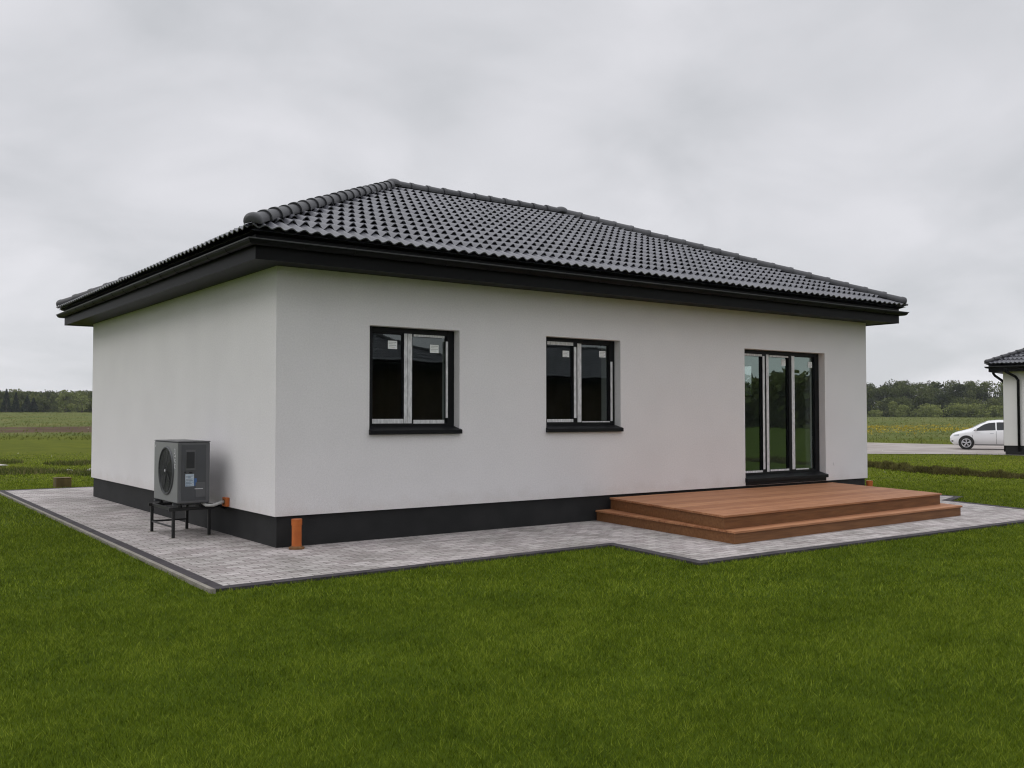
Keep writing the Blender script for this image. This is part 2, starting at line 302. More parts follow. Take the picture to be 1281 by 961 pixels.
# ------------------------------------------------------------------ terrain
def ground(x, y):
    x = np.asarray(x, float); y = np.asarray(y, float); d, s = ds(x, y)
    z = -.022 - .27 * smooth01((d - 36) / 10) * smooth01((s - 5) / 12)
    rise = 1.9 - .72 * np.clip(s / 150, -1, 1)
    z = z + rise * smooth01((d - 60) / 290)
    far = smooth01((d - 45) / 40)
    z = z + far * .05 * (np.sin(x * .11 + 1) * np.sin(y * .093) + .6 * np.sin(x * .31) * np.sin(y * .27 + 2))
    return z
def terrain_mat():
    mt, t, b = _new('grass_ground'); n = t.nodes; l = t.links
    geo = n.new('ShaderNodeNewGeometry')
    def dot(v, k, off):
        q = n.new('ShaderNodeVectorMath'); q.operation = 'DOT_PRODUCT'; l.new(geo.outputs['Position'], q.inputs[0]); q.inputs[1].default_value = v
        a = n.new('ShaderNodeMath'); a.operation = 'ADD'; l.new(q.outputs['Value'], a.inputs[0]); a.inputs[1].default_value = off; return a.outputs[0]
    D = dot((SY, CY, 0), 1, -(CAM[0] * SY + CAM[1] * CY)); S = dot((CY, -SY, 0), 1, -(CAM[0] * CY - CAM[1] * SY))
    def noise(sc, det=6, ro=.55):
        a = n.new('ShaderNodeTexNoise'); a.inputs['Scale'].default_value = sc; a.inputs['Detail'].default_value = det; a.inputs['Roughness'].default_value = ro; l.new(geo.outputs['Position'], a.inputs[0]); return a.outputs[0]
    def mix(f, a, b_):
        q = n.new('ShaderNodeMix'); q.data_type = 'RGBA'
        l.new(f, q.inputs[0]); l.new(a, q.inputs[6]); l.new(b_, q.inputs[7]); return q.outputs[2]
    def ramp(src, a0, c0, a1, c1):
        r = n.new('ShaderNodeValToRGB'); l.new(src, r.inputs[0]); r.color_ramp.elements[0].position = a0; r.color_ramp.elements[0].color = (*c0, 1)
        r.color_ramp.elements[1].position = a1; r.color_ramp.elements[1].color = (*c1, 1); return r.outputs[0]
    def mathn(op, a, b_):
        q = n.new('ShaderNodeMath'); q.operation = op
        for i, v in enumerate((a, b_)):
            if isinstance(v, (int, float)): q.inputs[i].default_value = v
            else: l.new(v, q.inputs[i])
        return q.outputs[0]
    def sm(src, a, b_):
        q = n.new('ShaderNodeMapRange'); q.interpolation_type = 'SMOOTHSTEP'; l.new(src, q.inputs[0]); q.inputs[1].default_value = a; q.inputs[2].default_value = b_; return q.outputs[0]
    lawn_n = ramp(noise(2.6, 10, .68), .33, (.042, .070, .003), .70, (.082, .122, .008))
    lawn_f = ramp(noise(.9, 10, .68), .33, (.068, .088, .005), .70, (.118, .138, .011))
    lawn = mix(sm(D, 11, 27), lawn_n, lawn_f)
    patch = ramp(noise(.35, 6, .6), .36, (.9, .9, .9), .66, (1.15, 1.08, 1.0))
    lm = n.new('ShaderNodeMix'); lm.data_type = 'RGBA'; lm.blend_type = 'MULTIPLY'; lm.inputs[0].default_value = 1; l.new(lawn, lm.inputs[6]); l.new(patch, lm.inputs[7])
    mead = ramp(noise(.11, 9, .62), .34, (.070, .105, .020), .66, (.150, .150, .045))
    soil = ramp(noise(.35, 8, .6), .35, (.060, .036, .022), .65, (.120, .078, .050))
    dn = mathn('ADD', D, mathn('MULTIPLY', mathn('SUBTRACT', noise(.06, 5), .5), 16.))
    base = mix(sm(dn, 62, 80), lm.outputs[2], mead)
    band = mathn('MULTIPLY', sm(dn, 79, 84), mathn('SUBTRACT', 1., sm(dn, 112, 114)))
    band = mathn('MULTIPLY', band, mathn('SUBTRACT', 1., sm(S, -6, 10)))
    br = sm(noise(.22, 6), .30, .46)
    base = mix(mathn('MULTIPLY', band, br), base, soil)
    l.new(base, b.inputs['Base Color']); b.inputs['Roughness'].default_value = .9; b.inputs['Specular IOR Level'].default_value = .06
    bp = n.new('ShaderNodeBump'); bp.inputs['Strength'].default_value = .8; bp.inputs['Distance'].default_value = .05; l.new(noise(9, 8, .7), bp.inputs['Height']); l.new(bp.outputs[0], b.inputs['Normal'])
    return mt
M['terrain'] = terrain_mat()
def make_terrain():
    rad = np.concatenate([np.arange(0, 60, .75), 60 * np.exp(np.linspace(0, math.log(2500 / 60), 90))]); na = 240
    ang = np.linspace(0, 2 * math.pi, na, endpoint=False)
    X = [6.]; Y = [0.]
    for r in rad[1:]: X += list(6 + r * np.cos(ang)); Y += list(r * np.sin(ang))
    Z = ground(X, Y); V = list(zip(X, Y, Z.tolist())); F = [(0, 1 + j, 1 + (j + 1) % na) for j in range(na)]
    for i in range(len(rad) - 2):
        a = 1 + i * na; b = a + na
        for j in range(na): j2 = (j + 1) % na; F.append((a + j, b + j, b + j2, a + j2))
    mb = MB(); mb.v = V; mb.f = F; mb.t = [0.] * len(V)
    tag(mb.build('ground', 'terrain', smooth=True), kind='structure')
make_terrain()

# ------------------------------------------------------------------ paving round the house
OUT = [(-1.43, -2.13), (3.25, -2.03), (3.04, -3.60), (11.25, -3.70), (12.02, -1.25), (13.0, -.95), (13.1, 11.1), (-1.20, 11.25)]
def inset(poly, d):
    n = len(poly); res = []
    for i in range(n):
        p0, p1, p2 = (Vector(poly[(i + k) % n]) for k in (-1, 0, 1))
        a = (p1 - p0).normalized(); b = (p2 - p1).normalized(); na = Vector((-a.y, a.x)); nb = Vector((-b.y, b.x))
        q = (na + nb).normalized(); res.append(tuple(p1 + q * (d / q.dot(na))))
    return res
I1 = inset(OUT, .045); I2 = inset(OUT, .13)
def ring(mb, a, b, z0, z1):
    n = len(a)
    for i in range(n):
        j = (i + 1) % n; mb.hexa([a[i], a[j], b[j], b[i]], z0, z1)
mb = MB(); mb.hexa(I2, -.15, 0); tag(mb.build('pavement', 'paver'), kind='structure')
def band(a, b, z0, z1):
    n = len(a); mb = MB(); vv = [(x, y, z) for z in (z0, z1) for x, y in a] + [(x, y, z) for z in (z0, z1) for x, y in b]
    F = []
    for i in range(n):
        j = (i + 1) % n
        F += [(n + i, n + j, 3 * n + j, 3 * n + i), (i, j, n + j, n + i), (2 * n + j, 2 * n + i, 3 * n + i, 3 * n + j)]
    return mb.add(vv, F)
tag(band(OUT, inset(OUT, .128), -.15, .004).build('kerb', 'kerb'), kind='structure')
tag(MB().hexa([(-1.475, -2.17), (-1.432, -2.19), (-1.202, 11.25), (-1.242, 11.25)], -.15, .016).build('edging', 'kerb_light'), kind='structure')

bank_line = [(25.5, 12.5), (23.2, 9.2), (21.03, 6.3), (19.8, 4.6), (19.2, 3.1), (19.2, .9), (19.5, -3), (20.4, -8), (22, -14)]
def bank_pt(t):
    t = np.asarray(t) * (len(bank_line) - 1); xs = np.array([p[0] for p in bank_line]); ys = np.array([p[1] for p in bank_line]); i = np.arange(len(bank_line))
    wob = .07 * np.sin(t * 9) + .05 * np.sin(t * 23 + 1) + .03 * np.sin(t * 61); return np.interp(t, i, xs) + wob, np.interp(t, i, ys)
def bank_h(t): return .115 * (1 + .3 * np.sin(t * 41) + .2 * np.sin(t * 97 + 2)) * np.clip(np.minimum(t, 1 - t) * 12, 0, 1)
V = []; Fq = []; nb_ = 260
for i in range(nb_ + 1):
    t = i / nb_; x, y = bank_pt(t); x, y = float(x), float(y); h = float(bank_h(t)); g0 = float(ground(x, y))
    for o_, hh_ in ((0, -.03), (.02, h * .55), (.07, h * .95), (.18, h * 1.05), (.45, h * .75), (.9, h * .25), (1.3, -.03)): V.append((x + o_, y, g0 + hh_))
for i in range(nb_):
    for j in range(6): k = i * 7 + j; Fq.append((k, k + 1, k + 8, k + 7))
tag(MB().add(V, Fq).build('earth_bank', 'bank', smooth=True), kind='structure')
# driveway beyond the lawn, pale slab on the far left
def sheet(name, pts, mt, dz=.006, n=24):
    a, b, c, d = pts; V = []; F = []
    for i in range(n + 1):
        for j in range(n + 1):
            p = lerp(lerp(a, b, i / n), lerp(d, c, i / n), j / n); V.append((p[0], p[1], float(ground(*p)) + dz))
    for i in range(n):
        for j in range(n): k = i * (n + 1) + j; F.append((k, k + n + 1, k + n + 2, k + 1))
    mb = MB(); mb.add(V, F); return tag(mb.build(name, mt, smooth=True), kind='structure')
sheet('driveway', [(33.4, -14), (31.6, 44), (49, 58), (54, 2)], 'drive', .02, 60)
sheet('path', [(-1.9, 21.2), (.66, 21.9), (.35, 24.6), (-2.4, 24.4)], 'slab', .03, 4)

# ------------------------------------------------------------------ hip roofed house
def sweep(mb, x0, x1, y0, y1, prof, closed=False):
    """profile of (outward offset, z) run round a rectangle with mitred corners"""
    k = len(mb.v); n = len(prof)
    for o, z in prof:
        for x, y in ((x0 - o, y0 - o), (x1 + o, y0 - o), (x1 + o, y1 + o), (x0 - o, y1 + o)): mb.v.append((x, y, z)); mb.t.append(0.)
    for i in range(n if closed else n - 1):
        i2 = (i + 1) % n
        for c in range(4): c2 = (c + 1) % 4; mb.f.append((k + i * 4 + c, k + i * 4 + c2, k + i2 * 4 + c2, k + i2 * 4 + c))
def tile_plane(mb, A, B, TA, TB, per=.15, rows=15, sub=8, amp=.036):
    """wavy tile courses over the trapezoid A-B (eave) to TA-TB (top)"""
    A, B, TA, TB = map(Vector, (A, B, TA, TB)); along = (B - A).normalized(); Lg = (B - A).length
    mid = (TA - A); upv = mid - along * mid.dot(along); H = upv.length; upv.normalize(); nrm = along.cross(upv); 
    if nrm.z < 0: nrm = -nrm
    a1 = (TA - A).dot(along); b1 = (TB - A).dot(along); ch = H / rows
    for r in range(rows):
        v0 = r * ch - (.03 if r == 0 else .015); v1 = (r + 1) * ch + .012
        us = np.arange(0, Lg + per, per / sub)
        l0, h0 = a1 * max(v0, 0) / H, Lg + (b1 - Lg) * max(v0, 0) / H; l1, h1 = a1 * min(v1, H) / H, Lg + (b1 - Lg) * min(v1, H) / H
        us = us[(us > l0 - per) & (us < h0 + per)]
        k = len(mb.v); n = len(us)
        for vv, tb, am in ((v0, None, None), (v0, .012, amp + .027), ((v0 + v1) / 2, .007, amp + .010), (v1, .002, amp - .010)):
            f = min(max(vv, 0) / H, 1); lo, hi = a1 * f, Lg + (b1 - Lg) * f
            for u in us:
                uc = min(max(u, lo), hi); ph = (u / per) % 1
                wv = (.5 + .5 * math.cos(2 * math.pi * ph)) ** .9
                tid = math.floor(u / (2 * per)); random.seed(tid * 131 + r * 7919)
                tt = random.uniform(-.13, .13); jig = random.uniform(-.003, .003)
                am_ = am if r or am is None else amp - .004
                h_ = (.012 + ((amp + .027) if r else amp - .004) * wv + jig - .013) if tb is None else (tb + am_ * wv + jig * (tb > .005))
                mb.v.append(tuple(A + along * uc + upv * vv + nrm * h_)); mb.t.append(tt)
        for q in range(3):
            for j in range(n - 1): mb.f.append((k + q * n + j, k + q * n + j + 1, k + (q + 1) * n + j + 1, k + (q + 1) * n + j))
def cap_line(mb, P, Q, step=.345, r0=.104, r1=.083, lift=.050, endcap=True):
    P, Q = Vector(P), Vector(Q); d = (Q - P).normalized(); Lh = (Q - P).length; side = d.cross(Vector((0, 0, 1))).normalized(); upn = side.cross(d).normalized()
    n = max(1, round(Lh / step)); st = Lh / n; seg = 12
    for i in range(n):
        k = len(mb.v); jt = random.uniform(-.004, .004); tt = random.uniform(-.1, .1)
        secs = [(-.035, r0 - .02), (-.035, r0), (.02, r0), (.045, r0 - .009), (st * .98, r1), (st + .02, r1 - .004)]
        if i == 0 and endcap: secs = [(-.075, .012), (-.072, r0 * .6), (-.055, r0 * .88), (-.025, r0)] + secs[2:]
        for (o, rr) in secs:
            c = P + d * (i * st + o) + upn * (lift + jt)
            for j in range(seg + 1):
                t = math.pi * (-.08 + 1.16 * j / seg); mb.v.append(tuple(c + side * math.cos(t) * rr + upn * (math.sin(t) * rr * .95))); mb.t.append(tt)
        for q in range(len(secs) - 1):
            for j in range(seg): mb.f.append((k + q * (seg + 1) + j, k + q * (seg + 1) + j + 1, k + (q + 1) * (seg + 1) + j + 1, k + (q + 1) * (seg + 1) + j))
def wall_sheet(mb, x0, x1, z0, z1, y0, y1, holes, axis='x', flip=False):
    """solid wall from x0..x1, z0..z1, faces at y0 and y1, with rectangular holes; butt-free grid"""
    xs = sorted({x0, x1, *[h[0] for h in holes], *[h[1] for h in holes]}); zs = sorted({z0, z1, *[h[2] for h in holes], *[h[3] for h in holes]})
    def P(x, y, z): return (x, y, z) if axis == 'x' else (y, x, z)
    def solid(i, j):
        if i < 0 or j < 0 or i >= len(xs) - 1 or j >= len(zs) - 1: return False
        cx, cz = (xs[i] + xs[i + 1]) / 2, (zs[j] + zs[j + 1]) / 2
        return not any(h[0] < cx < h[1] and h[2] < cz < h[3] for h in holes)
    for i in range(len(xs) - 1):
        for j in range(len(zs) - 1):
            if not solid(i, j): continue
            a, b, c, d = xs[i], xs[i + 1], zs[j], zs[j + 1]
            mb.add([P(a, y0, c), P(b, y0, c), P(b, y0, d), P(a, y0, d)], [(0, 1, 2, 3)])
            mb.add([P(a, y1, c), P(b, y1, c), P(b, y1, d), P(a, y1, d)], [(3, 2, 1, 0)])
            if not solid(i - 1, j): mb.add([P(a, y0, c), P(a, y1, c), P(a, y1, d), P(a, y0, d)], [(3, 2, 1, 0)])
            if not solid(i + 1, j): mb.add([P(b, y0, c), P(b, y1, c), P(b, y1, d), P(b, y0, d)], [(0, 1, 2, 3)])
            if not solid(i, j - 1): mb.add([P(a, y0, c), P(a, y1, c), P(b, y1, c), P(b, y0, c)], [(0, 1, 2, 3)])
            if not solid(i, j + 1): mb.add([P(a, y0, d), P(a, y1, d), P(b, y1, d), P(b, y0, d)], [(3, 2, 1, 0)])
def hip_house(root, W, D, ridge, holes, detail=True, holes_left=(), holes_right=(), wall_mt='stucco'):
    """walls, plinth, soffit, fascia, gutter, tiled hip roof; ridge = (x1, x2, y, z)"""
    T = .42; PZ, SZ = .3554, 3.235
    wl = MB(); wall_sheet(wl, 0, W, PZ, SZ, 0, T, holes); wall_sheet(wl, T + .001, D - T - .001, PZ, SZ, 0, T, list(holes_left), 'y')
    wall_sheet(wl, T + .001, D - T - .001, PZ, SZ, W, W - T, list(holes_right), 'y'); wall_sheet(wl, 0, W, PZ, SZ, D, D - T, [])
    wl.build('wall', wall_mt, root)
    pl = MB(); pl.box(.035, W - .035, .035, D - .035, -.12, PZ - .003)
    pl.build('plinth', 'plinth', root)
    x1, x2, yr, zr = ridge; e = .505; ez = 3.512
    A, B, Cc, Dd = (-e, -e, ez), (W + e, -e, ez), (W + e, D + e, ez), (-e, D + e, ez); Rl, Rr = (x1, yr, zr), (x2, yr, zr)
    rf = MB(); sub = 10 if detail else 6
    tile_plane(rf, A, B, Rl, Rr, sub=sub); tile_plane(rf, B, Cc, Rr, Rr, sub=6); tile_plane(rf, Cc, Dd, Rr, Rl, sub=6); tile_plane(rf, Dd, A, Rl, Rl, sub=sub)
    # underlay beneath the tiles
    dz = .03; k = [(x, y, z - dz) for x, y, z in (A, B, Cc, Dd, Rl, Rr)]
    rf.add([tuple(np.array(p) * 1.) for p in k], [(0, 1, 5, 4), (1, 2, 5), (2, 3, 4, 5), (3, 0, 4)])
    roof = rf.build('roof', 'tile', root, smooth=True)
    md = roof.data; md.set_sharp_from_angle(angle=R(50))
    for P_, Q_ in ((A, Rl), (B, Rr), (Cc, Rr), (Dd, Rl)):
        cp = MB(); pv = Vector(P_); cp_dir = (Vector(Q_) - pv).normalized(); cap_line(cp, pv + cp_dir * .09, Q_)
        o = cp.build('hip_tiles', 'cap', roof, smooth=True); o.data.set_sharp_from_angle(angle=R(50))
    cp = MB(); cap_line(cp, (x1 + .05, yr, zr), (x2 - .05, yr, zr), endcap=False); o = cp.build('ridge_tiles', 'cap', roof, smooth=True); o.data.set_sharp_from_angle(angle=R(50))
    for xx, sg in ((x1, -1), (x2, 1)):
        cp = MB(); n = 9
        V = []; F = []
        for i in range(n + 1):
            th = math.pi / 2 * i / n
            for j in range(20): a = 2 * math.pi * j / 20; V.append((xx + .165 * math.cos(th) * math.cos(a) - .03 * sg, yr + .135 * math.cos(th) * math.sin(a), zr + .045 + .12 * math.sin(th)))
        for i in range(n):
            for j in range(20): F.append((i * 20 + j, i * 20 + (j + 1) % 20, (i + 1) * 20 + (j + 1) % 20, (i + 1) * 20 + j))
        cp.add(V, F).build('ridge_end_cap', 'cap', roof, smooth=True)
    # eaves
    s = MB(); sweep(s, 0, W, 0, D, [(.395, 3.245), (.395, 3.205), (.002, 3.205), (.002, 3.238)]); s.build('soffit', 'trim', root)
    f = MB(); sweep(f, 0, W, 0, D, [(.397, 3.190), (.415, 3.190), (.415, 3.470), (.397, 3.470)], True)
    sweep(f, 0, W, 0, D, [(.416, 3.47), (.47, 3.49), (.47, 3.475), (.416, 3.455)], True)
    f.build('fascia', 'trim', root)
    g = MB(); c, zc, r = .474, 3.388, .058; pts = [(c + r * 1.08, zc + .004), (c + r * 1.08, zc - .008)]
    pts += [(c + r * math.cos(t), zc + r * math.sin(t)) for t in np.linspace(0, -math.pi, 11)]
    pts += [(c + (r - .004) * math.cos(t), zc + (r - .004) * math.sin(t)) for t in np.linspace(-math.pi, 0, 11)] + [(c + r * .9, zc + .004)]
    sweep(g, 0, W, 0, D, pts, True)
    gut = g.build('gutter', 'trim', root)
    g = MB(); sweep(g, 0, W, 0, D, [(c + r * 1.08 + .001, zc - .004), (c + r * 1.08 + .006, zc - .003), (c + r * 1.08 + .008, zc + .004), (c + r * 1.08 + .004, zc + .009), (c + r * 1.08 - .004, zc + .007)], True); g.build('gutter_highlight_bead', 'bead', gut)  # lip highlight, put in as a thin paler bead
    if detail:
        def bracket(x0, y0, rz):
            b = MB(); b.tube([(0, -(c + r * .9), zc + .012), (0, -(c + r + .006), zc + .004), (0, -(c + r * .75), zc - r * .72), (0, -c, zc - r - .006), (0, -(c - r * .72), zc - r * .75)], .005, 6)
            o = b.build('gutter_bracket', 'trim', gut); o.location = (x0, y0, 0); o.rotation_euler = (0, 0, rz)
        for x in np.arange(.1, W, .62): bracket(x, 0, 0)
        for y in np.arange(.2, D, .62): bracket(0, y, -math.pi / 2)
    return roof

def fbox(mb, x0, x1, z0, z1, y0, y1): mb.box(x0, x1, y0, y1, z0, z1)
def window(root, name, x0, x1, z0, z1, ft, mull, films, stickers, sillz, frame_y=.125, glass='glass'):
    """frame set back in the opening; mull = list of (xa, xb) dark members between panes"""
    o = MB(); y0, y1 = frame_y, frame_y + .075
    bl, br_, bb, bt = ft
    fbox(o, x0 + .002, x0 + bl, z0, z1, y0, y1); fbox(o, x1 - br_, x1 - .002, z0, z1, y0, y1)
    fbox(o, x0 + bl, x1 - br_, z0, z0 + bb, y0, y1); fbox(o, x0 + bl, x1 - br_, z1 - bt, z1 - .002, y0, y1)
    for a, b in mull: fbox(o, a, b, z0 + bb, z1 - bt, y0 - .004, y1)
    fr = o.build(name, 'frame', root, bevel=.004)
    edges = [x0 + bl] + [v for m_ in mull for v in m_] + [x1 - br_]
    for i in range(0, len(edges), 2):
        a, b = edges[i], edges[i + 1]; q = MB(); yy = y0 + .034
        q.add([(a, yy, z0 + bb), (b, yy, z0 + bb), (b, yy, z1 - bt), (a, yy, z1 - bt)], [(0, 1, 2, 3)]); q.build('pane', glass, fr)
        s = MB(); t = .016                                    # dark glazing bead round each pane
        za, zb = z0 + bb, z1 - bt
        fbox(s, a, a + t, za, zb, yy - .016, yy - .002); fbox(s, b - t, b, za, zb, yy - .016, yy - .002); fbox(s, a + t, b - t, za, za + t, yy - .016, yy - .002); fbox(s, a + t, b - t, zb - t, zb, yy - .016, yy - .002)
        s.build('glazing_bead', 'frame', fr)
    for f in films:
        q = MB(); fbox(q, f[0], f[1], f[2], f[3], y0 - .0075, y0 - .005 + .002); q.build('film_strip', 'film', fr)
    for f in stickers:
        q = MB(); fbox(q, f[0], f[1], f[2], f[3], y0 + .0295, y0 + .031); o_ = q.build('sticker', 'sticker', fr)
        pr = MB()
        for k in range(4): zz_ = f[3] - .018 - k * .02; fbox(pr, f[0] + .012, f[1] - .014 - .02 * (k % 2), zz_ - .003, zz_, y0 + .0285, y0 + .0292)
        # faint print lines stay part of the sticker
        pr.build('print', 'casing', fr)
    s = MB(); t = sillz
    s.add([(x0 - .006, -.045, t), (x1 + .018, -.045, t), (x1 + .018, y0 - .001, t + .045), (x0 - .006, y0 - .001, t + .045),
           (x0 - .006, -.045, t - .052), (x1 + .018, -.045, t - .052), (x1 + .018, -.002, t - .052), (x0 - .006, -.002, t - .052)],
          [(0, 1, 2, 3), (4, 5, 1, 0), (7, 6, 5, 4), (5, 6, 2, 1), (0, 3, 7, 4), (6, 7, 3, 2)])
    s.build('sill', 'frame', fr, bevel=.004)
    return fr

house = empty('bungalow'); tag(house, 'white rendered bungalow with dark hipped tile roof, two windows and a terrace door', 'house')
HW, HD = 11.4308, 8.6783
zt = 2.596
holes = [(1.188, 2.486, 1.30, zt), (3.909, 5.296, 1.30, zt), (8.041, 10.181, .401, zt)]
hip_house(house, HW, HD, (3.77, 7.56, 4.1, 5.42), holes, holes_right=[(2.32, 3.45, 1.88, 2.54)])
rw_ = MB()
for a_ in ((2.322, 2.36, 1.882, 2.538), (3.40, 3.448, 1.882, 2.538), (2.3605, 3.3995, 1.882, 1.91), (2.3605, 3.3995, 2.51, 2.538)): rw_.box(HW - .20, HW - .14, a_[0], a_[1], a_[2], a_[3])
rw_ = rw_.build('side_window', 'frame', house)
MB().add([(HW - .17, 2.36, 1.91), (HW - .17, 3.40, 1.91), (HW - .17, 3.40, 2.51), (HW - .17, 2.36, 2.51)], [(0, 1, 2, 3)]).build('pane', 'glass', rw_)
# bare rooms behind the glass
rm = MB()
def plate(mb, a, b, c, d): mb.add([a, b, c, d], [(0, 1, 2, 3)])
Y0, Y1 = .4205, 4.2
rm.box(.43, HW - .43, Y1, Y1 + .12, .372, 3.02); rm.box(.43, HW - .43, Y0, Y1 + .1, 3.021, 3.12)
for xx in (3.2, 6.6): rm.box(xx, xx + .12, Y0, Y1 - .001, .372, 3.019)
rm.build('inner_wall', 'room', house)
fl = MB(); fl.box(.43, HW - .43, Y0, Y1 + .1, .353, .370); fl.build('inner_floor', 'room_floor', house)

F = []
window(house, 'window', 1.188, 2.486, 1.325, zt, (.10, .105, .075, .07), [(1.735, 1.852)],
       [(1.735, 1.778, 1.402, 2.528), (1.784, 1.848, 1.402, 2.528), (1.872, 2.330, 2.497, 2.525), (2.352, 2.384, 1.470, 2.455), (1.872, 2.330, 1.398, 1.445), (1.29, 1.728, 1.402, 1.458)],
       [(1.524, 1.654, 2.33, 2.433), (2.135, 2.265, 2.303, 2.408)], 1.320)
window(house, 'window', 3.909, 5.296, 1.325, zt, (.10, .10, .085, .06), [(4.505, 4.650)],
       [(4.508, 4.552, 1.465, 2.478), (4.573, 4.645, 1.405, 2.530), (4.02, 4.495, 2.492, 2.538), (4.02, 4.495, 1.407, 1.450), (5.208, 5.245, 1.42, 2.29), (4.66, 5.19, 1.402, 1.418)],
       [(5.018, 5.142, 2.35, 2.443), (4.33, 4.45, 2.33, 2.42)], 1.320)
window(house, 'terrace_door', 8.041, 10.181, .47, zt, (.10, .12, .085, .06), [(8.633, 8.800), (9.335, 9.490)],
       [(8.640, 8.690, .60, 2.50), (8.735, 8.797, .555, 2.530), (8.15, 8.625, 2.492, 2.527), (8.15, 8.625, .552, .585), (8.82, 9.32, 2.492, 2.522), (8.82, 9.32, .560, .590), (9.408, 9.486, .575, 2.530), (9.51, 9.86, .563, .585)],
       [(9.183, 9.293, 2.355, 2.465), (9.916, 10.03, 2.345, 2.447)], .47, glass='door_glass')
# apron below the terrace door
ap = MB(); ap.box(8.045, 10.177, -.012, .12, .360, .417); ap.build('door_threshold', 'frame', house, bevel=.004)
# orange wall sleeve
sl = MB(); sl.box(-.05, -.001, 1.43, 1.57, .362, .475); slv = sl.build('pipe_sleeve', 'orange_pvc', house, bevel=.008)
ho = MB(); ho.tube([(-.0525, 1.5, .42), (-.0505, 1.5, .42)], .037, 16); ho.build('sleeve_opening', 'rust', slv)
sk = MB(); sk.tube([(-.012, 0, 0), (0, 0, 0)], .03, 12)
so_ = MB(); so_.box(10.40, 10.44, -.008, -.001, .62, .67); so_.build('vent_plug', 'stucco', house, bevel=.003)

# ------------------------------------------------------------------ orange drain pipes
def drain(x, y, h, label):
    o = empty('drain_pipe', (x, y, 0)); tag(o, label, 'drain pipe', 'orange drain pipes at the house corners')
    p = MB(); p.tube([(0, 0, -.02), (0, 0, h - .07), (0, 0, h - .068), (0, 0, h)], [.055, .055, .060, .060], 24); p.build('pipe', 'orange_pvc', o, smooth=True).data.set_sharp_from_angle(angle=R(40))
    c = MB(); c.tube([(0, 0, .001), (0, 0, .022), (0, 0, .0225), (0, 0, .034)], [.088, .088, .068, .064], 24); c.build('collar', 'rust', o)
drain(.19, -.17, .335, 'orange drain pipe standing in the paving at the near house corner')
drain(HW + .10, .03, .30, 'short orange drain pipe at the far right house corner behind the terrace')

# ------------------------------------------------------------------ terrace deck
deck = empty('terrace_deck', (4.4, -2.8, 0)); tag(deck, 'reddish brown wooden terrace with one step below the glass door', 'terrace')
off = np.array([4.4, -2.8])
def deck_level(name, q, z, th, nb, riser_z0):
    a, b, c, d = [np.array(p) - off for p in q]          # front left, front right, back right, back left
    mb = MB()
    for i in range(nb):
        t0 = i / nb; t1 = (i + 1) / nb; g = .0035 / np.linalg.norm(d - a)
        p = [a + (d - a) * (t0 + g * (i > 0)), b + (c - b) * (t0 + g * (i > 0)), b + (c - b) * (t1 - g * (i < nb - 1)), a + (d - a) * (t1 - g * (i < nb - 1))]
        mb.hexa([tuple(v) for v in p], z - th, z, random.uniform(-.13, .15))
    o = mb.build(name, 'wood', deck, bevel=.003)
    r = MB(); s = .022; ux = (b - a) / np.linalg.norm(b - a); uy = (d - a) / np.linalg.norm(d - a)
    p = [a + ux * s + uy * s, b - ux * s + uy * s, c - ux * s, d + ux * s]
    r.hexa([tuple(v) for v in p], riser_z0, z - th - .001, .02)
    r.build('riser', 'wood_riser_shaded', o)
    return o
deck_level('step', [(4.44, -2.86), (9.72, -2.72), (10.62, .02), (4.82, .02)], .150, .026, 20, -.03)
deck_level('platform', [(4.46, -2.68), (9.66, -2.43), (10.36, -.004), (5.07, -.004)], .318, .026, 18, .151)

# ------------------------------------------------------------------ heat pump
hpx, hpy = -.42, 1.95
hp = empty('heat_pump', (hpx, hpy, 0)); tag(hp, 'dark grey outdoor heat pump unit on a black steel stand', 'heat pump')
def L_(p): return (p[0] - hpx, p[1] - hpy, p[2])
CX0, CX1, CY0, CY1, CZ0, CZ1 = -.63, -.24, 1.47, 2.46, .425, 1.172
c = MB(); c.box(CX0 - hpx, CX1 - hpx, CY0 - hpy, CY1 - hpy, CZ0, CZ1)
cas = c.build('casing', 'casing', hp, bevel=.014, seg=3)
tp = MB(); tp.box(CX0 - hpx - .004, CX1 - hpx + .004, CY0 - hpy - .004, CY1 - hpy + .004, CZ1 + .001, CZ1 + .014); tp.build('lid', 'casing', hp, bevel=.006)
fp = MB(); fp.box(CX0 - hpx - .004, CX0 - hpx - .0006, CY0 - hpy + .012, CY1 - hpy - .012, CZ0 + .012, CZ1 - .012); fp.build('front_panel', 'front_enamel', cas)
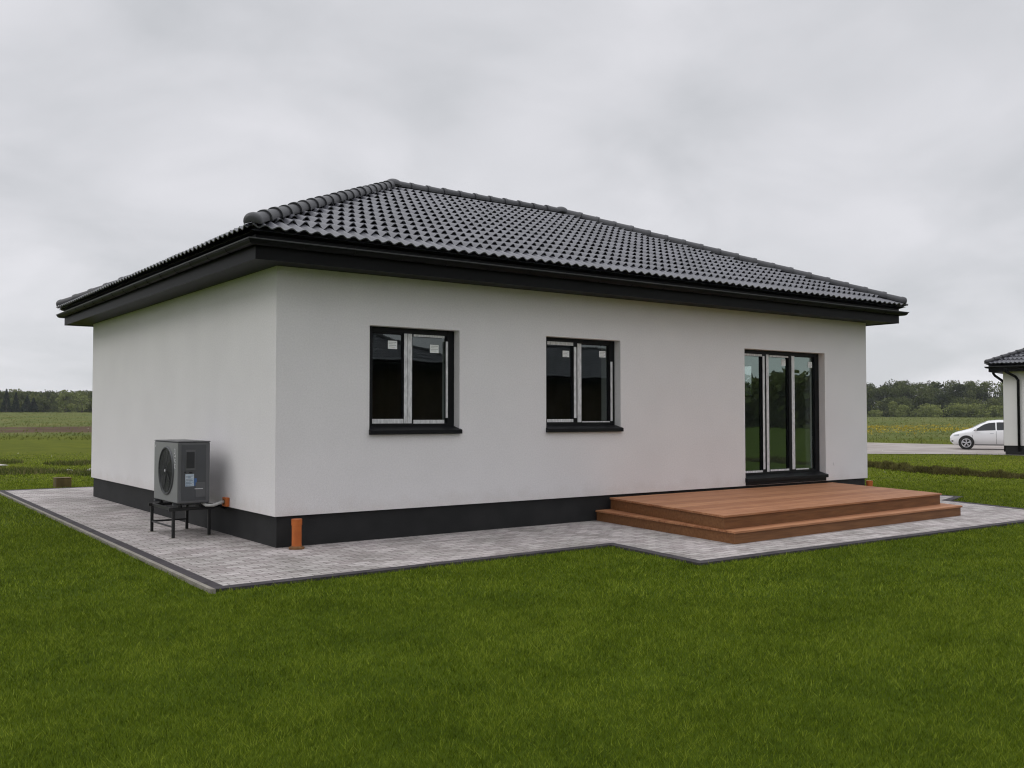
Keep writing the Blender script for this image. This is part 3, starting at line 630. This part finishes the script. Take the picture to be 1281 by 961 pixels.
# fan: ring, dark well, blades, guard
fy, fz, fr_ = 1.925 - hpy, .812, .285
xf = CX0 - hpx - .0045
g = MB(); g.tube([(xf - .004, fy, fz), (xf - .003, fy, fz)], fr_ + .002, 48); fan = g.build('fan_well', 'fan_dark', cas)
g = MB(); V = []; Fc = []; n = 48
for j in range(n):
    a = 2 * math.pi * j / n
    for r_, x_ in ((fr_ + .018, xf - .001), (fr_ + .014, xf - .016), (fr_ - .004, xf - .016), (fr_ - .010, xf - .004)): V.append((x_, fy + r_ * math.cos(a), fz + r_ * math.sin(a)))
for j in range(n):
    for q in range(3): Fc.append((j * 4 + q, j * 4 + q + 1, ((j + 1) % n) * 4 + q + 1, ((j + 1) % n) * 4 + q))
g.add(V, Fc); g.build('fan_ring', 'casing_dark', fan, smooth=True)
g = MB()
for k in range(5):
    a0 = 2 * math.pi * k / 5; V = []
    for i in range(7):
        r_ = .05 + .21 * i / 6
        for s_, xo in ((-.42, -.011), (0.1, -.008), (.5, -.005)):
            a = a0 + s_ * (1 - .15 * i / 6) + .5 * i / 6; V.append((xf + xo, fy + r_ * math.cos(a), fz + r_ * math.sin(a)))
    g.add(V, [(i * 3 + q, i * 3 + q + 1, (i + 1) * 3 + q + 1, (i + 1) * 3 + q) for i in range(6) for q in range(2)])
g.tube([(xf - .006, fy, fz), (xf - .015, fy, fz)], [.05, .04], 20); g.build('fan_blades', 'fan_blade', fan)
g = MB()
for r_ in np.arange(.05, fr_, .028):
    g.tube([(xf - .016, fy + r_ * math.cos(a), fz + r_ * math.sin(a)) for a in np.linspace(0, 2 * math.pi, 41)], .0017, 5, False)
for k in range(12):
    a = 2 * math.pi * k / 12; g.tube([(xf - .018, fy + .03 * math.cos(a), fz + .03 * math.sin(a)), (xf - .018, fy + (fr_ - .003) * math.cos(a), fz + (fr_ - .003) * math.sin(a))], .002, 5)
g.build('fan_guard', 'fan_dark', fan)
g = MB(); g.tube([(xf - .018, fy, fz), (xf - .022, fy, fz)], .016, 16); g.build('fan_badge', 'white_ink', fan)
# side service panels on the -Y face
ys = CY0 - hpy
def sp(name, xa, xb, za, zb, t, mt, bv=.004): q = MB(); q.box(xa - hpx, xb - hpx, ys - t, ys - .0005, za, zb); return q.build(name, mt, cas, bevel=bv)
sp('side_panel', -.592, -.29, .46, 1.14, .005, 'casing_dark')
def sp2(name, xa, xb, za, zb, t0, t1, mt, bv=.002): q = MB(); q.box(xa - hpx, xb - hpx, ys - t1, ys - t0, za, zb); return q.build(name, mt, cas, bevel=bv)
sp2('handle_recess', -.545, -.425, .83, 1.08, .0055, .010, 'casing'); sp2('handle_recess', -.535, -.435, .855, 1.055, .0105, .012, 'fan_dark')
sp2('access_cover', -.42, -.30, .50, .68, .0055, .012, 'casing'); sp2('latch', -.56, -.535, .80, .815, .0055, .012, 'black'); sp2('latch', -.50, -.46, .795, .812, .0055, .014, 'black')
lb = sp2('rating_label', -.545, -.44, .635, .785, .0055, .0075, 'label_paper', 0)
q = MB()
for k in range(7): q.box(-.538 - hpx, -.455 - hpx - .012 * (k % 3), ys - .0085, ys - .0078, .648 + k * .018, .652 + k * .018)
q.build('label_print', 'casing_dark', cas)
sp2('blue_label', -.437, -.405, .64, .73, .0055, .0075, 'label_blue', 0); sp2('white_lettering', -.43, -.33, .598, .606, .0055, .0135, 'white_ink', 0)
# white emblem letters running down the fan face and the small corner mark (plain strokes)
q = MB(); xl = xf
def stroke(y_, z_, w_, h_): q.box(xl - .0035, xl - .0008, y_ - w_ / 2 - hpy, y_ + w_ / 2 - hpy, z_ - h_ / 2, z_ + h_ / 2)
yl = 1.615
for (dy, dz, w_, h_) in [(0, .0, .012, .060), (.018, -.022, .030, .010), (.012, .028, .022, .010), (-.016, -.055, .012, .034), (.014, -.060, .020, .010), (0, -.095, .040, .010), (.016, -.112, .010, .030),
                         (-.01, -.128, .030, .010), (0, -.158, .042, .010), (.0, -.178, .012, .026), (.016, -.200, .018, .012), (-.012, -.204, .016, .012)]: stroke(yl + dy - .035, 1.06 + dz, w_, h_)
stroke(2.385, 1.118, .03, .01); stroke(2.395, 1.105, .012, .022)
q.build('lettering', 'white_ink', cas)
# stand
st = MB(); zt_ = .36
st.box(-.70 - hpx, -.14 - hpx, 1.585 - hpy, 1.625 - hpy, zt_ - .03, zt_ + .01); st.box(-.70 - hpx, -.14 - hpx, 2.445 - hpy, 2.485 - hpy, zt_ - .03, zt_ + .01)
st.box(-.66 - hpx, -.625 - hpx, 1.6255 - hpy, 2.4445 - hpy, zt_ - .028, zt_ + .008); st.box(-.20 - hpx, -.165 - hpx, 1.6255 - hpy, 2.4445 - hpy, zt_ - .028, zt_ + .008)
stand = st.build('stand', 'black', hp, bevel=.003)
for x, y in ((-.642, 1.60), (-.18, 1.66), (-.655, 2.452), (-.20, 2.47)):
    q = MB(); q.box(x - .017 - hpx, x + .017 - hpx, y - .017 - hpy, y + .017 - hpy, .004, zt_ - .031); lg = q.build('leg', 'black', stand, bevel=.003)
    q = MB(); q.box(x - .045 - hpx, x + .045 - hpx, y - .04 - hpy, y + .04 - hpy, .0005, .0038); q.build('foot_plate', 'kerb_light', stand)
q = MB(); q.tube([L_((-.642, 1.62, .135)), L_((-.655, 2.435, .135))], .012, 8); q.tube([L_((-.655, 2.452, .135)), L_((-.20, 2.47, .135))], .012, 8); q.build('crossbar', 'black', stand)
for x in (-.56, -.30):
    for y in (1.62, 2.40):
        q = MB(); q.tube([L_((x, y, zt_ + .011)), L_((x, y, .424))], [.028, .02], 12); q.build('damper', 'black', hp)
for ya in (1.60, 2.38): q = MB(); q.box(-.645 - hpx, -.22 - hpx, ya - hpy, ya + .04 - hpy, .395, .422); q.build('foot_rail', 'casing_dark', hp)
q = MB(); q.tube([L_((-.30, 1.56, .418)), L_((-.28, 1.48, .392)), L_((-.2, 1.46, .388)), L_((-.1, 1.49, .412)), L_((-.056, 1.5, .42))], .019, 12); q.build('pipe', 'grey_pipe', hp, smooth=True)
q = MB(); q.tube([L_((-.26, 1.62, .40)), L_((-.24, 1.57, .372)), L_((-.15, 1.60, .36)), L_((-.06, 1.66, .37)), L_((.034, 1.68, .33))], .02, 12); q.build('pipe', 'black', hp, smooth=True)

# ------------------------------------------------------------------ brown marker box beyond the paving
bx = empty('marker_box', (.12, 11.75, 0)); tag(bx, 'small rusty brown box standing in the grass beyond the far paving edge', 'box')
q = MB(); q.box(-.15, .15, -.15, .15, -.03, .17); q.build('body', 'weathered', bx, bevel=.006); q = MB(); q.box(-.155, .155, -.155, .155, .172, .186); q.build('cover', 'weathered', bx, bevel=.006)

# ------------------------------------------------------------------ neighbouring houses
def downpipe(root, path, mt='trim'): q = MB(); q.tube(path, .05, 12); return q.build('downpipe', mt, root, smooth=True)
def neighbour(loc, rz, label, W=10.5, D=9.0, holes=(), wall_mt='stucco'):
    r = empty('neighbour_house', loc, rz); tag(r, label, 'house')
    hip_house(r, W, D, (3.9, W - 3.9, D / 2, 5.45), list(holes), False, wall_mt=wall_mt)
    for h in holes:
        q = MB(); q.box(h[0], h[1], .14, .18, h[2], h[3]); w_ = q.build('window', 'frame', r); p = MB(); p.box(h[0] + .07, h[1] - .07, .134, .139, h[2] + .07, h[3] - .07); p.build('pane', 'car_glass', w_)
    return r
n1_ = neighbour((33.0, 8.25, ground(33.0, 8.25) + .02), R(-76), 'white rendered bungalow with dark roof and black downpipe at the right edge', 9.6, 9.0)
downpipe(n1_, [(.18, -.47, 3.37), (.18, -.44, 3.20), (.46, -.10, 3.00), (.54, -.07, 2.86), (.54, -.07, .14)])
downpipe(n1_, [(-.47, .5, 3.37), (-.45, .5, 3.16), (-.40, .5, 3.08), (-.12, .5, 2.86), (-.07, .5, 2.76), (-.07, .5, .1)])
neighbour((15.6, -20.5, -.02), R(179), 'dark walled bungalow standing behind the photographer, mirrored in the nearest window', 12, 8.6, [], 'soil')
neighbour((37.5, -28, -.02), R(180), 'dark walled bungalow behind the photographer, mirrored in the middle window', 12, 8.6, [], 'soil')

# ------------------------------------------------------------------ white car
def car(loc, rz):
    r = empty('parked_car', loc, rz); tag(r, 'white hatchback parked on the driveway beside the neighbouring house', 'car')
    X = [2.16, 2.12, 2.0, 1.7, 1.3, .95, .6, .2, -.3, -.9, -1.35, -1.7, -1.95, -2.1, -2.16]
    wd = np.interp; xs = X[::-1]
    def prof(x, ks, vs_): return float(np.interp(x, ks, vs_))
    def hw(x): return prof(x, [-2.16, -2.05, -1.8, -1.2, 0, 1.2, 1.7, 2.0, 2.12, 2.16], [.62, .76, .85, .89, .90, .89, .86, .76, .64, .52])
    def zb(x): return prof(x, [-2.16, -2.0, -1.7, 1.7, 2.0, 2.16], [.42, .27, .19, .19, .22, .40])
    def belt(x): return prof(x, [-2.16, -2.0, -1.3, 0, .95, 1.5, 1.9, 2.08, 2.16], [.74, 1.0, 1.0, .97, .93, .87, .78, .69, .58])
    def top(x): return prof(x, [-2.16, -2.05, -1.8, -1.4, -.8, -.1, .35, .75, 1.15, 1.5, 1.85, 2.05, 2.16], [.80, 1.10, 1.32, 1.44, 1.50, 1.51, 1.46, 1.29, 1.06, .96, .87, .77, .62])
    def rw(x): return prof(x, [-2.16, -1.8, 0, .45, 1.15, 1.6, 2.16], [.5, .56, .60, .62, .72, .62, .40])
    def ring_(x):
        w_, b, t, z0 = hw(x), belt(x), top(x), zb(x); rr = min(rw(x), w_ * .92)
        h = [(0, z0), (w_ * .85, z0), (w_ * .97, z0 + .08), (w_, (z0 + b) / 2), (w_ * .985, b - .05), (w_ * .95, b), (rr + .02 + (w_ * .95 - rr) * .12, b + (t - b) * .82), (rr * .86, b + (t - b) * .97), (rr * .4, t + .008), (0, t + .012)]
        return h + [(-y, z) for y, z in h[-2:0:-1]]
    mb = MB(); XS = np.concatenate([[2.16, 2.14, 2.1, 2.04], np.arange(1.95, -1.96, -.075), [-2.04, -2.1, -2.14, -2.16]]); k = None; V = []; Fc = []
    nr = len(ring_(0))
    for x in XS: V += [(x, y, z) for y, z in ring_(x)]
    for i in range(len(XS) - 1):
        for j in range(nr): Fc.append((i * nr + j, i * nr + (j + 1) % nr, (i + 1) * nr + (j + 1) % nr, (i + 1) * nr + j))
    Fc += [tuple(range(nr)), tuple((len(XS) - 1) * nr + j for j in range(nr - 1, -1, -1))]
    body = mb.add(V, Fc).build('body', 'car_paint', r, smooth=True)
    def side_y(x, z, s):
        h = ring_(x)[:10]; ys_ = [p[0] for p in h[2:8]]; zs_ = [p[1] for p in h[2:8]]; return s * (float(np.interp(z, zs_, ys_)) + .006)
    def strip(name, lo, hi, xa, xb, mt, n=14, par=body):
        for s in (1, -1):
            V = []; Fq = []
            for i in range(n + 1):
                x = xa + (xb - xa) * i / n; a, b = lo(x), hi(x)
                for q_ in (0, .33, .66, 1): z = a + (b - a) * q_; V.append((x, side_y(x, z, s), z))
            for i in range(n):
                for q_ in range(3): Fq.append((i * 4 + q_, i * 4 + q_ + 1, (i + 1) * 4 + q_ + 1, (i + 1) * 4 + q_))
            MB().add(V, Fq).build(name, mt, par, smooth=True)
    gl_hi = lambda x: belt(x) + (top(x) - belt(x)) * .80 - .01
    strip('side_window', lambda x: belt(x) + .015, lambda x: max(belt(x) + .016, min(gl_hi(x), belt(x) + .02 + (1.08 - x) * .60)), 1.06, .03, 'car_glass')
    strip('side_window', lambda x: belt(x) + .015, lambda x: min(gl_hi(x), belt(x) + .02 + (x + 1.62) * 1.1), -.03, -1.60, 'car_glass')
    strip('sill_trim', lambda x: .215, lambda x: .245, 1.0, -1.0, 'casing_dark')
    for xd in (1.10, -.005, -.98): strip('door_gap', lambda x: .28, lambda x: .93, xd, xd + .012, 'black', 1)
    for xd in (.12, -.86): strip('door_handle', lambda x: .80, lambda x: .825, xd, xd + .17, 'lamp', 2)
    # windscreen and rear window
    for xa, xb in ((1.12, .44), (-1.42, -1.98)):
        V = []; Fq = []
        for i in range(9):
            x = xa + (xb - xa) * i / 8; h = ring_(x); pts = [h[6], h[7], h[8], h[9]]; pts = pts + [(-y, z) for y, z in pts[-2::-1]]
            V += [(x, y * .94, z + .008) for y, z in pts]
        for i in range(8):
            for j in range(6): Fq.append((i * 7 + j, i * 7 + j + 1, (i + 1) * 7 + j + 1, (i + 1) * 7 + j))
        MB().add(V, Fq).build('windscreen' if xa > 0 else 'rear_window', 'car_glass', body, smooth=True)
    strip('headlight', lambda x: .66 + (2.0 - x) * .08, lambda x: .74 + (2.0 - x) * .16, 2.0, 1.74, 'lamp', 4)
    strip('fog_lamp', lambda x: .37, lambda x: .44, 2.10, 2.02, 'black', 2)
    strip('tail_light', lambda x: .80, lambda x: .93, -1.90, -2.06, 'rust', 3)
    for s in (1, -1):
        q = MB(); q.tube([(.95, s * .86, .97), (.97, s * .99, 1.01)], [.03, .05], 8); q.tube([(1.01, s * .99, 1.02), (.91, s * 1.0, 1.03)], [.075, .065], 12); q.build('mirror', 'car_paint', body, smooth=True)
    for xw in (1.40, -1.27):
        for s in (1, -1):
            a = MB(); a.tube([(xw, s * .70, .335), (xw, s * .904, .335)], .375, 32); a.build('wheel_arch', 'black', body)
            t_ = MB(); t_.tube([(xw, s * .70, .315), (xw, s * .71, .315), (xw, s * .90, .315), (xw, s * .915, .315)], [.29, .315, .315, .295], 32); wh = t_.build('wheel', 'tyre', r, smooth=True); wh.data.set_sharp_from_angle(angle=R(40))
            q = MB(); V = []; n = 32
            for j in range(n):
                b = 2 * math.pi * j / n
                for r_, yo in ((.235, .917), (.215, .922), (.195, .917)): V.append((xw + r_ * math.cos(b), s * yo, .315 + r_ * math.sin(b)))
            q.add(V, [(j * 3 + c_, j * 3 + c_ + 1, ((j + 1) % n) * 3 + c_ + 1, ((j + 1) % n) * 3 + c_) for j in range(n) for c_ in (0, 1)])
            for k_ in range(5):
                for da in (-.14, .14):
                    b = 2 * math.pi * k_ / 5 + .3; b2 = b + da; q.tube([(xw + .04 * math.cos(b), s * .922, .315 + .04 * math.sin(b)), (xw + .21 * math.cos(b2), s * .920, .315 + .21 * math.sin(b2))], [.022, .016], 6)
            q.tube([(xw, s * .918, .315), (xw, s * .928, .315)], .05, 12); q.build('rim', 'rim', wh)
    return r
cx_, cy_ = at(50.2, 25.3)
car((cx_, cy_, float(ground(cx_, cy_)) + .05), math.pi / 2 + R(90) - YAW - R(24))

# ------------------------------------------------------------------ vegetation
def rand_quads(C, size, aspect=.7):
    """randomly turned quads centred at C"""
    n = len(C); a = rng.normal(size=(n, 3)); a /= np.linalg.norm(a, axis=1)[:, None]; b = rng.normal(size=(n, 3)); b -= (a * b).sum(1)[:, None] * a; b /= np.linalg.norm(b, axis=1)[:, None]
    s = (size * rng.uniform(.6, 1.3, n))[:, None]; a = a * s * .5; b = b * s * .5 * aspect
    return np.stack([C - a - b, C + a - b * .4, C + a * .8 + b, C - a * .6 + b], 1)
def crown(x, y, z0, H, Wd, nblob, nleaf, leaf, base=.12):
    """leaf quads on an uneven cluster of blobs; returns quads and tints"""
    Q = []; T = []
    for i in range(nblob):
        h = rng.uniform(base, 1); rad = Wd * .5 * (1 - .75 * abs(h - .45) ** 1.3 * 1.3) * rng.uniform(.2, 1); a = rng.uniform(0, 2 * math.pi)
        br = Wd * rng.uniform(.16, .30); c = np.array([x + math.cos(a) * rad * .75, y + math.sin(a) * rad * .75, z0 + min(h * H, H - br * .8)])
        d = rng.normal(size=(nleaf, 3)); d /= np.linalg.norm(d, axis=1)[:, None]; rr = br * rng.uniform(.55, 1.08, nleaf)[:, None]
        P = c + d * rr * np.array([1, 1, .8]); P[:, 2] = np.maximum(P[:, 2], z0 + .05)
        Q.append(rand_quads(P, np.full(nleaf, leaf))); T.append(.5 + rng.uniform(-.16, .16) + .10 * d[:, 2] + rng.uniform(-.13, .13, nleaf))
    return np.concatenate(Q), np.concatenate(T)
def cone(x, y, z0, H, Wd, n, leaf):
    t = rng.uniform(0, 1, n) ** 1.3; a = rng.uniform(0, 2 * math.pi, n); r_ = Wd * .5 * (1 - t) * (.55 + .45 * np.abs(np.sin(t * 22 + a))) * rng.uniform(.75, 1, n)
    P = np.stack([x + r_ * np.cos(a), y + r_ * np.sin(a), z0 + .3 + t * (H - .3)], 1); return rand_quads(P, np.full(n, leaf), .5), .5 + rng.uniform(-.35, .35, n)
# the wood: rows of trees that read as one mass
Q = []; T = []
for row, (d0, jit) in enumerate(((352, 6), (366, 6), (384, 8), (406, 10))):
    s = -230 - row * 6
    while s < 250:
        dd = d0 + rng.uniform(-jit, jit); x, y = at(dd, s); k = np.clip((s + 190) / 360, 0, 1)
        H = (7.0 + 4.0 * k) * rng.uniform(.92, 1.08) + row * (.9 + .6 * k)
        if row == 0: H *= .72
        n_ = 15
        q, t = crown(x, y, float(ground(x, y)) - .2, H, rng.uniform(8.5, 11.5), n_, 110, .62, 0)
        Q.append(q); T.append(t + rng.uniform(-.2, .2)); s += rng.uniform(4.5, 7.0)
tag(polys('far_wood', np.concatenate(Q), 4, 'wood_leaf', np.concatenate(T)), 'long dark green wood along the far edge of the fields', 'wood', kind='stuff')
# trees one can tell apart along its edge
def tree(name, label, cat, grp, d, px, H, Wd, mt, nb, nl, leaf, trunk=.3, kind_='crown'):
    s = (px - 640.5) / 1198.4 * d; x, y = at(d, s); z = float(ground(x, y)); o = empty(name, (x, y, z)); tag(o, label, cat, grp)
    tb = MB(); tb.tube([(0, 0, -.2), (.05, 0, H * .3), (-.05, .05, H * .75)], [trunk, trunk * .7, trunk * .2], 8)
    for k in range(4): a = k * 1.7; tb.tube([(0, 0, H * (.25 + .1 * k)), (math.cos(a) * Wd * .3, math.sin(a) * Wd * .3, H * (.5 + .1 * k))], [trunk * .4, trunk * .1], 6)
    tb.build('trunk', 'bark', o)
    q, t = (crown(0, 0, 0, H, Wd, nb, nl, leaf, .08) if kind_ == 'crown' else cone(0, 0, 0, H, Wd, nb * nl, leaf)); polys('crown', q, 4, mt, t, o)
G1 = 'trees along the left edge of the wood'
tree('conifer', 'dark conifer at the far left edge of the picture', 'tree', G1, 338, 8, 8.2, 4.6, 'conifer', 12, 60, .6, kind_='cone')
tree('conifer', 'second dark conifer from the left, narrower than its neighbours', 'tree', G1, 336, 20, 7.0, 3.6, 'conifer', 12, 60, .6, kind_='cone')
tree('conifer', 'broad dark conifer in front of the left wood', 'tree', G1, 334, 34, 5.6, 5.2, 'conifer', 12, 70, .6, kind_='cone')
tree('conifer', 'low dark conifer right of the broad one in the left wood', 'tree', G1, 336, 42, 5.0, 4.0, 'conifer', 12, 60, .6, kind_='cone')
tree('deciduous_tree', 'pale green tree standing tallest near the left house corner', 'tree', G1, 335, 82, 8.4, 5.5, 'pale_leaf', 14, 55, .6)
tree('deciduous_tree', 'thin pale tree touching the left house corner', 'tree', G1, 334, 103, 7.2, 5.5, 'pale_leaf', 12, 34, .5)
tree('bush', 'small grey green bush below the pale trees on the left', 'bush', G1, 325, 90, 3.4, 3.8, 'pale_leaf', 8, 45, .5, .1)
G2 = 'bushes along the right edge of the wood'
for lb_, px, H, Wd, d in [('slim upright bush left of the rounded bushes at the right wood edge', 1117, 5.4, 4.5, 338), ('wide rounded bush in front of the right wood', 1128, 4.4, 7.5, 334),
                         ('largest rounded light green bush midway along the right wood edge', 1162, 4.6, 12, 330), ('rounded bush right of the tall dark tree at the wood edge', 1200, 4.8, 9, 332),
                         ('rounded green bush above the white car', 1222, 4.9, 8.5, 330), ('low bush nearest the neighbouring house at the wood edge', 1246, 4.2, 7, 332), ('low bush by the right corner of the white house', 1094, 2.4, 6, 338)]:
    tree('bush', lb_, 'bush', G2, d, px, H, Wd, 'bush_leaf', 22, 60, .55, .15)
tree('deciduous_tree', 'tall rounded dark tree behind the bushes at the right wood edge', 'tree', 'trees in the right wood', 342, 1180, 9.0, 8.5, 'dark_leaf', 26, 80, .6)
# belt of trees behind the photographer, mirrored in the glass
Q = []; T = []
for row, d0 in enumerate((112, 120)):
    a = -8.
    while a < 75:                                # bearing from -Y towards +X
        dd = d0 + rng.uniform(-4, 4); x, y = 4 + dd * math.sin(R(a)), dd * -math.cos(R(a)); H = (8.3 if a < 44 else 6.6) * rng.uniform(.86, 1.2)
        q, t = crown(x, y, -.3, H, rng.uniform(7, 10), 24, 60, .7, 0); Q.append(q); T.append(t); a += rng.uniform(1.3, 2.0)
tag(polys('tree_belt', np.concatenate(Q), 4, 'wood_leaf', np.concatenate(T)), 'belt of dark green trees mirrored in the terrace door', 'wood', kind='stuff')

# grass blades
from math import inf
def in_poly(x, y, poly):
    r = np.zeros(len(x), bool); n = len(poly)
    for i in range(n):
        (x0, y0), (x1, y1) = poly[i], poly[(i + 1) % n]
        c = ((y0 > y) != (y1 > y)) & (x < (x1 - x0) * (y - y0) / (y1 - y0 + 1e-12) + x0); r ^= c
    return r
def blades(x, y, h, wd, lean, tint, base_z=None):
    n = len(x); a = rng.uniform(0, 2 * math.pi, n); la = rng.uniform(0, 2 * math.pi, n); ln = h * lean * rng.uniform(.1, 1, n); z = ground(x, y) if base_z is None else base_z
    ca, sa = np.cos(a) * wd / 2, np.sin(a) * wd / 2; lx, ly = np.cos(la) * ln, np.sin(la) * ln
    b0 = np.stack([x - ca, y - sa, z - .004], 1); b1 = np.stack([x + ca, y + sa, z - .004], 1)
    t1 = np.stack([x + lx + ca * .35, y + ly + sa * .35, z + h], 1); t0 = np.stack([x + lx - ca * .35, y + ly - sa * .35, z + h], 1)
    return np.stack([b0, b1, t1, t0], 1)
VQ = []; VT = []
def scatter(d0, d1, dens, h, wd, margin):
    smax = d1 * .56 + margin; n = int((d1 - d0) * 2 * smax * dens); d = rng.uniform(d0, d1, n); s = rng.uniform(-smax, smax, n)
    k = np.abs(s) < d * .56 + margin; d, s = d[k], s[k]; x, y = at(d, s); k = ~in_poly(x, y, OUT); x, y, d = x[k], y[k], d[k]; k = rng.random(len(d)) < np.clip((40 - d) / 16, 0, 1); x, y, d = x[k], y[k], d[k]
    cl = np.sin(x * 3.1 + 1.3 * np.sin(y * 2.3)) * np.sin(y * 3.7 + 1.1 * np.sin(x * 1.9)); cl2 = np.sin(x * .9 + 2 * np.sin(y * .7)) * np.sin(y * 1.1 + .5)
    n = len(x); hh = h * rng.uniform(.4, 1.15, n) * (1 + .15 * cl + .12 * cl2); tuft = np.modf(np.abs(np.sin(np.floor(x / .032) * 12.9898 + np.floor(y / .032) * 78.233) * 43758.5453))[0] - .5; hh = hh * (1 + .35 * tuft); tall = rng.random(n) < .006; hh = np.where(tall, hh * 1.4, hh)
    VQ.append(blades(x, y, hh, wd * rng.uniform(.7, 1.3, n), 1.5, None)); VT.append(np.clip(.45 + .13 * smooth01((d - 12) / 14) + .30 * tuft + rng.normal(0, .20, n) + .05 * cl + .05 * cl2 + .16 * (rng.random(n) < .04), .02, .98))
scatter(2.6, 5.2, 11500, .026, .0030, .8)
scatter(5.2, 8.0, 7000, .027, .0039, 1.0)
scatter(8.0, 13., 3200, .028, .0060, 1.5)
scatter(13., 22., 800, .036, .011, 2.0)
scatter(22., 40., 200, .036, .022, 2.0)
lawn_q = np.concatenate(VQ); lawn_t = np.concatenate(VT); print('blades', len(lawn_q))
tag(polys('lawn_grass', lawn_q, 4, 'blade', lawn_t), 'short dense green lawn grass round the paving', 'grass', kind='stuff')
# rough bank between the two plots
n = 20000; t = rng.uniform(0.03, .97, n); ox = rng.exponential(.2, n) - .03; bx_, by_ = bank_pt(t); hb = bank_h(t); k = ox < 1.6; t, ox, bx_, by_, hb = t[k], ox[k], bx_[k], by_[k], hb[k]; n = len(t)
zb_ = ground(bx_, by_) + np.interp(ox, [-.04, 0, .05, .18, .45, .9], [-.02, .2, .9, 1.05, .75, .25]) * hb
tag(polys('rough_bank_weeds', blades(bx_ + ox, by_, rng.uniform(.02, .08, n) * (1 + .5 * np.sin(t * 120)), np.full(n, .016), .9, None, zb_), 4, 'dry', np.clip(.55 + rng.normal(0, .25, n), 0, 1)), 'brown dry weeds on the low bank between the two lawns', 'weeds', kind='stuff')
# weeds on the left beyond the paving
n = 16000; d = rng.uniform(22.5, 31.5, n); s = d * rng.uniform(-.62, -.40, n); x, y = at(d, s); m1 = np.sin(x * 1.7 + 1) * np.sin(y * 1.1) + .6 * np.sin(x * .6 + y * .8)
k = (m1 > .35) & (d > 24); x, y = x[k], y[k]; n = len(x)
tag(polys('field_weeds', blades(x, y, rng.uniform(.03, .13, n), np.full(n, .024), .9, None), 4, 'weed', np.clip(.5 + rng.normal(0, .25, n), 0, 1)), 'uneven weeds growing beyond the left end of the paving', 'weeds', kind='stuff')
# meadow tufts and flowers further out
n = 32000; d = 60 * np.exp(rng.uniform(0, math.log(330 / 60), n)); s = d * rng.uniform(-.62, .66, n); x, y = at(d, s)
k = ~in_poly(x, y, [(33.4, -14), (31.6, 44), (49, 58), (54, 2)]); x, y, d, s = x[k], y[k], d[k], s[k]; k = ~((s < 0) & (d > 80) & (d < 113)) | (rng.random(len(d)) < .15); x, y, d = x[k], y[k], d[k]; n = len(x)
tag(polys('meadow_grass', blades(x, y, rng.uniform(.05, .16, n), .0008 * d + .01, 1.3, None), 4, 'meadow_tuft', np.clip(.5 + rng.normal(0, .10, n), 0, 1)), 'tall rough grass across the far meadows', 'grass', kind='stuff')
n = 4200; d = rng.normal(112, 13, n); s = d * rng.uniform(.30, .58, n); cl = np.sin(s * .42) * np.sin(d * .33 + s * .1) + .5 * np.sin(s * 1.3); k = (cl > -.1) & (d > 80) & (d < 150); d, s = d[k], s[k]; x, y = at(d, s); z = ground(x, y) + rng.uniform(.12, .3, len(x))
tag(polys('meadow_flowers', rand_quads(np.stack([x, y, z], 1), np.full(len(x), .16)), 4, 'yellow', .5 + rng.uniform(-.4, .4, len(x))), 'yellow flowers across the meadow behind the driveway', 'flowers', kind='stuff')
n = 120; d = 24 * np.exp(rng.uniform(0, 1.6, n)); s = d * rng.uniform(-.62, .5, n); x, y = at(d, s); z = ground(x, y) + .06
tag(polys('seed_heads', rand_quads(np.stack([x, y, z], 1), (.014 + d * .0006)), 4, 'sticker', None), 'pale seed heads dotted over the far grass', 'flowers', kind='stuff')
# stones near the weeds
for i, (x, y, r_, lb_) in enumerate([(1.42, 17.6, .09, 'pale stone left of the weeds beyond the paving'), (2.0, 17.35, .12, 'larger pale stone beside the left house corner'), (2.25, 17.1, .07, 'smallest pale stone nearest the left house corner')]):
    V = []; Fq = []
    for a in range(7):
        th = math.pi * a / 6
        for b in range(10): ph = 2 * math.pi * b / 10; j = 1 + .18 * math.sin(3 * ph + i + a); V.append((r_ * 1.3 * j * math.sin(th) * math.cos(ph), r_ * j * math.sin(th) * math.sin(ph), r_ * .6 * math.cos(th)))
    for a in range(6):
        for b in range(10): Fq.append((a * 10 + b, a * 10 + (b + 1) % 10, (a + 1) * 10 + (b + 1) % 10, (a + 1) * 10 + b))
    o = MB().add(V, Fq).build('stone', 'stone', smooth=True); o.location = (x, y, float(ground(x, y)) + r_ * .3); tag(o, lb_, 'stone', 'stones in the weeds')

# ------------------------------------------------------------------ haze over the fields
hm = bpy.data.materials.new('field_haze'); hm.use_nodes = True; t = hm.node_tree; t.nodes.clear(); o_ = t.nodes.new('ShaderNodeOutputMaterial'); pv = t.nodes.new('ShaderNodeVolumePrincipled')
pv.inputs['Color'].default_value = (.86, .90, .96, 1); pv.inputs['Density'].default_value = .00016; pv.inputs['Anisotropy'].default_value = .2; t.links.new(pv.outputs[0], o_.inputs['Volume'])
hz = MB(); hz.box(-2600, 2600, -2600, 2600, -3.2, 24); tag(hz.build('haze', hm), 'thin pale haze hanging over the fields', 'haze', kind='stuff')
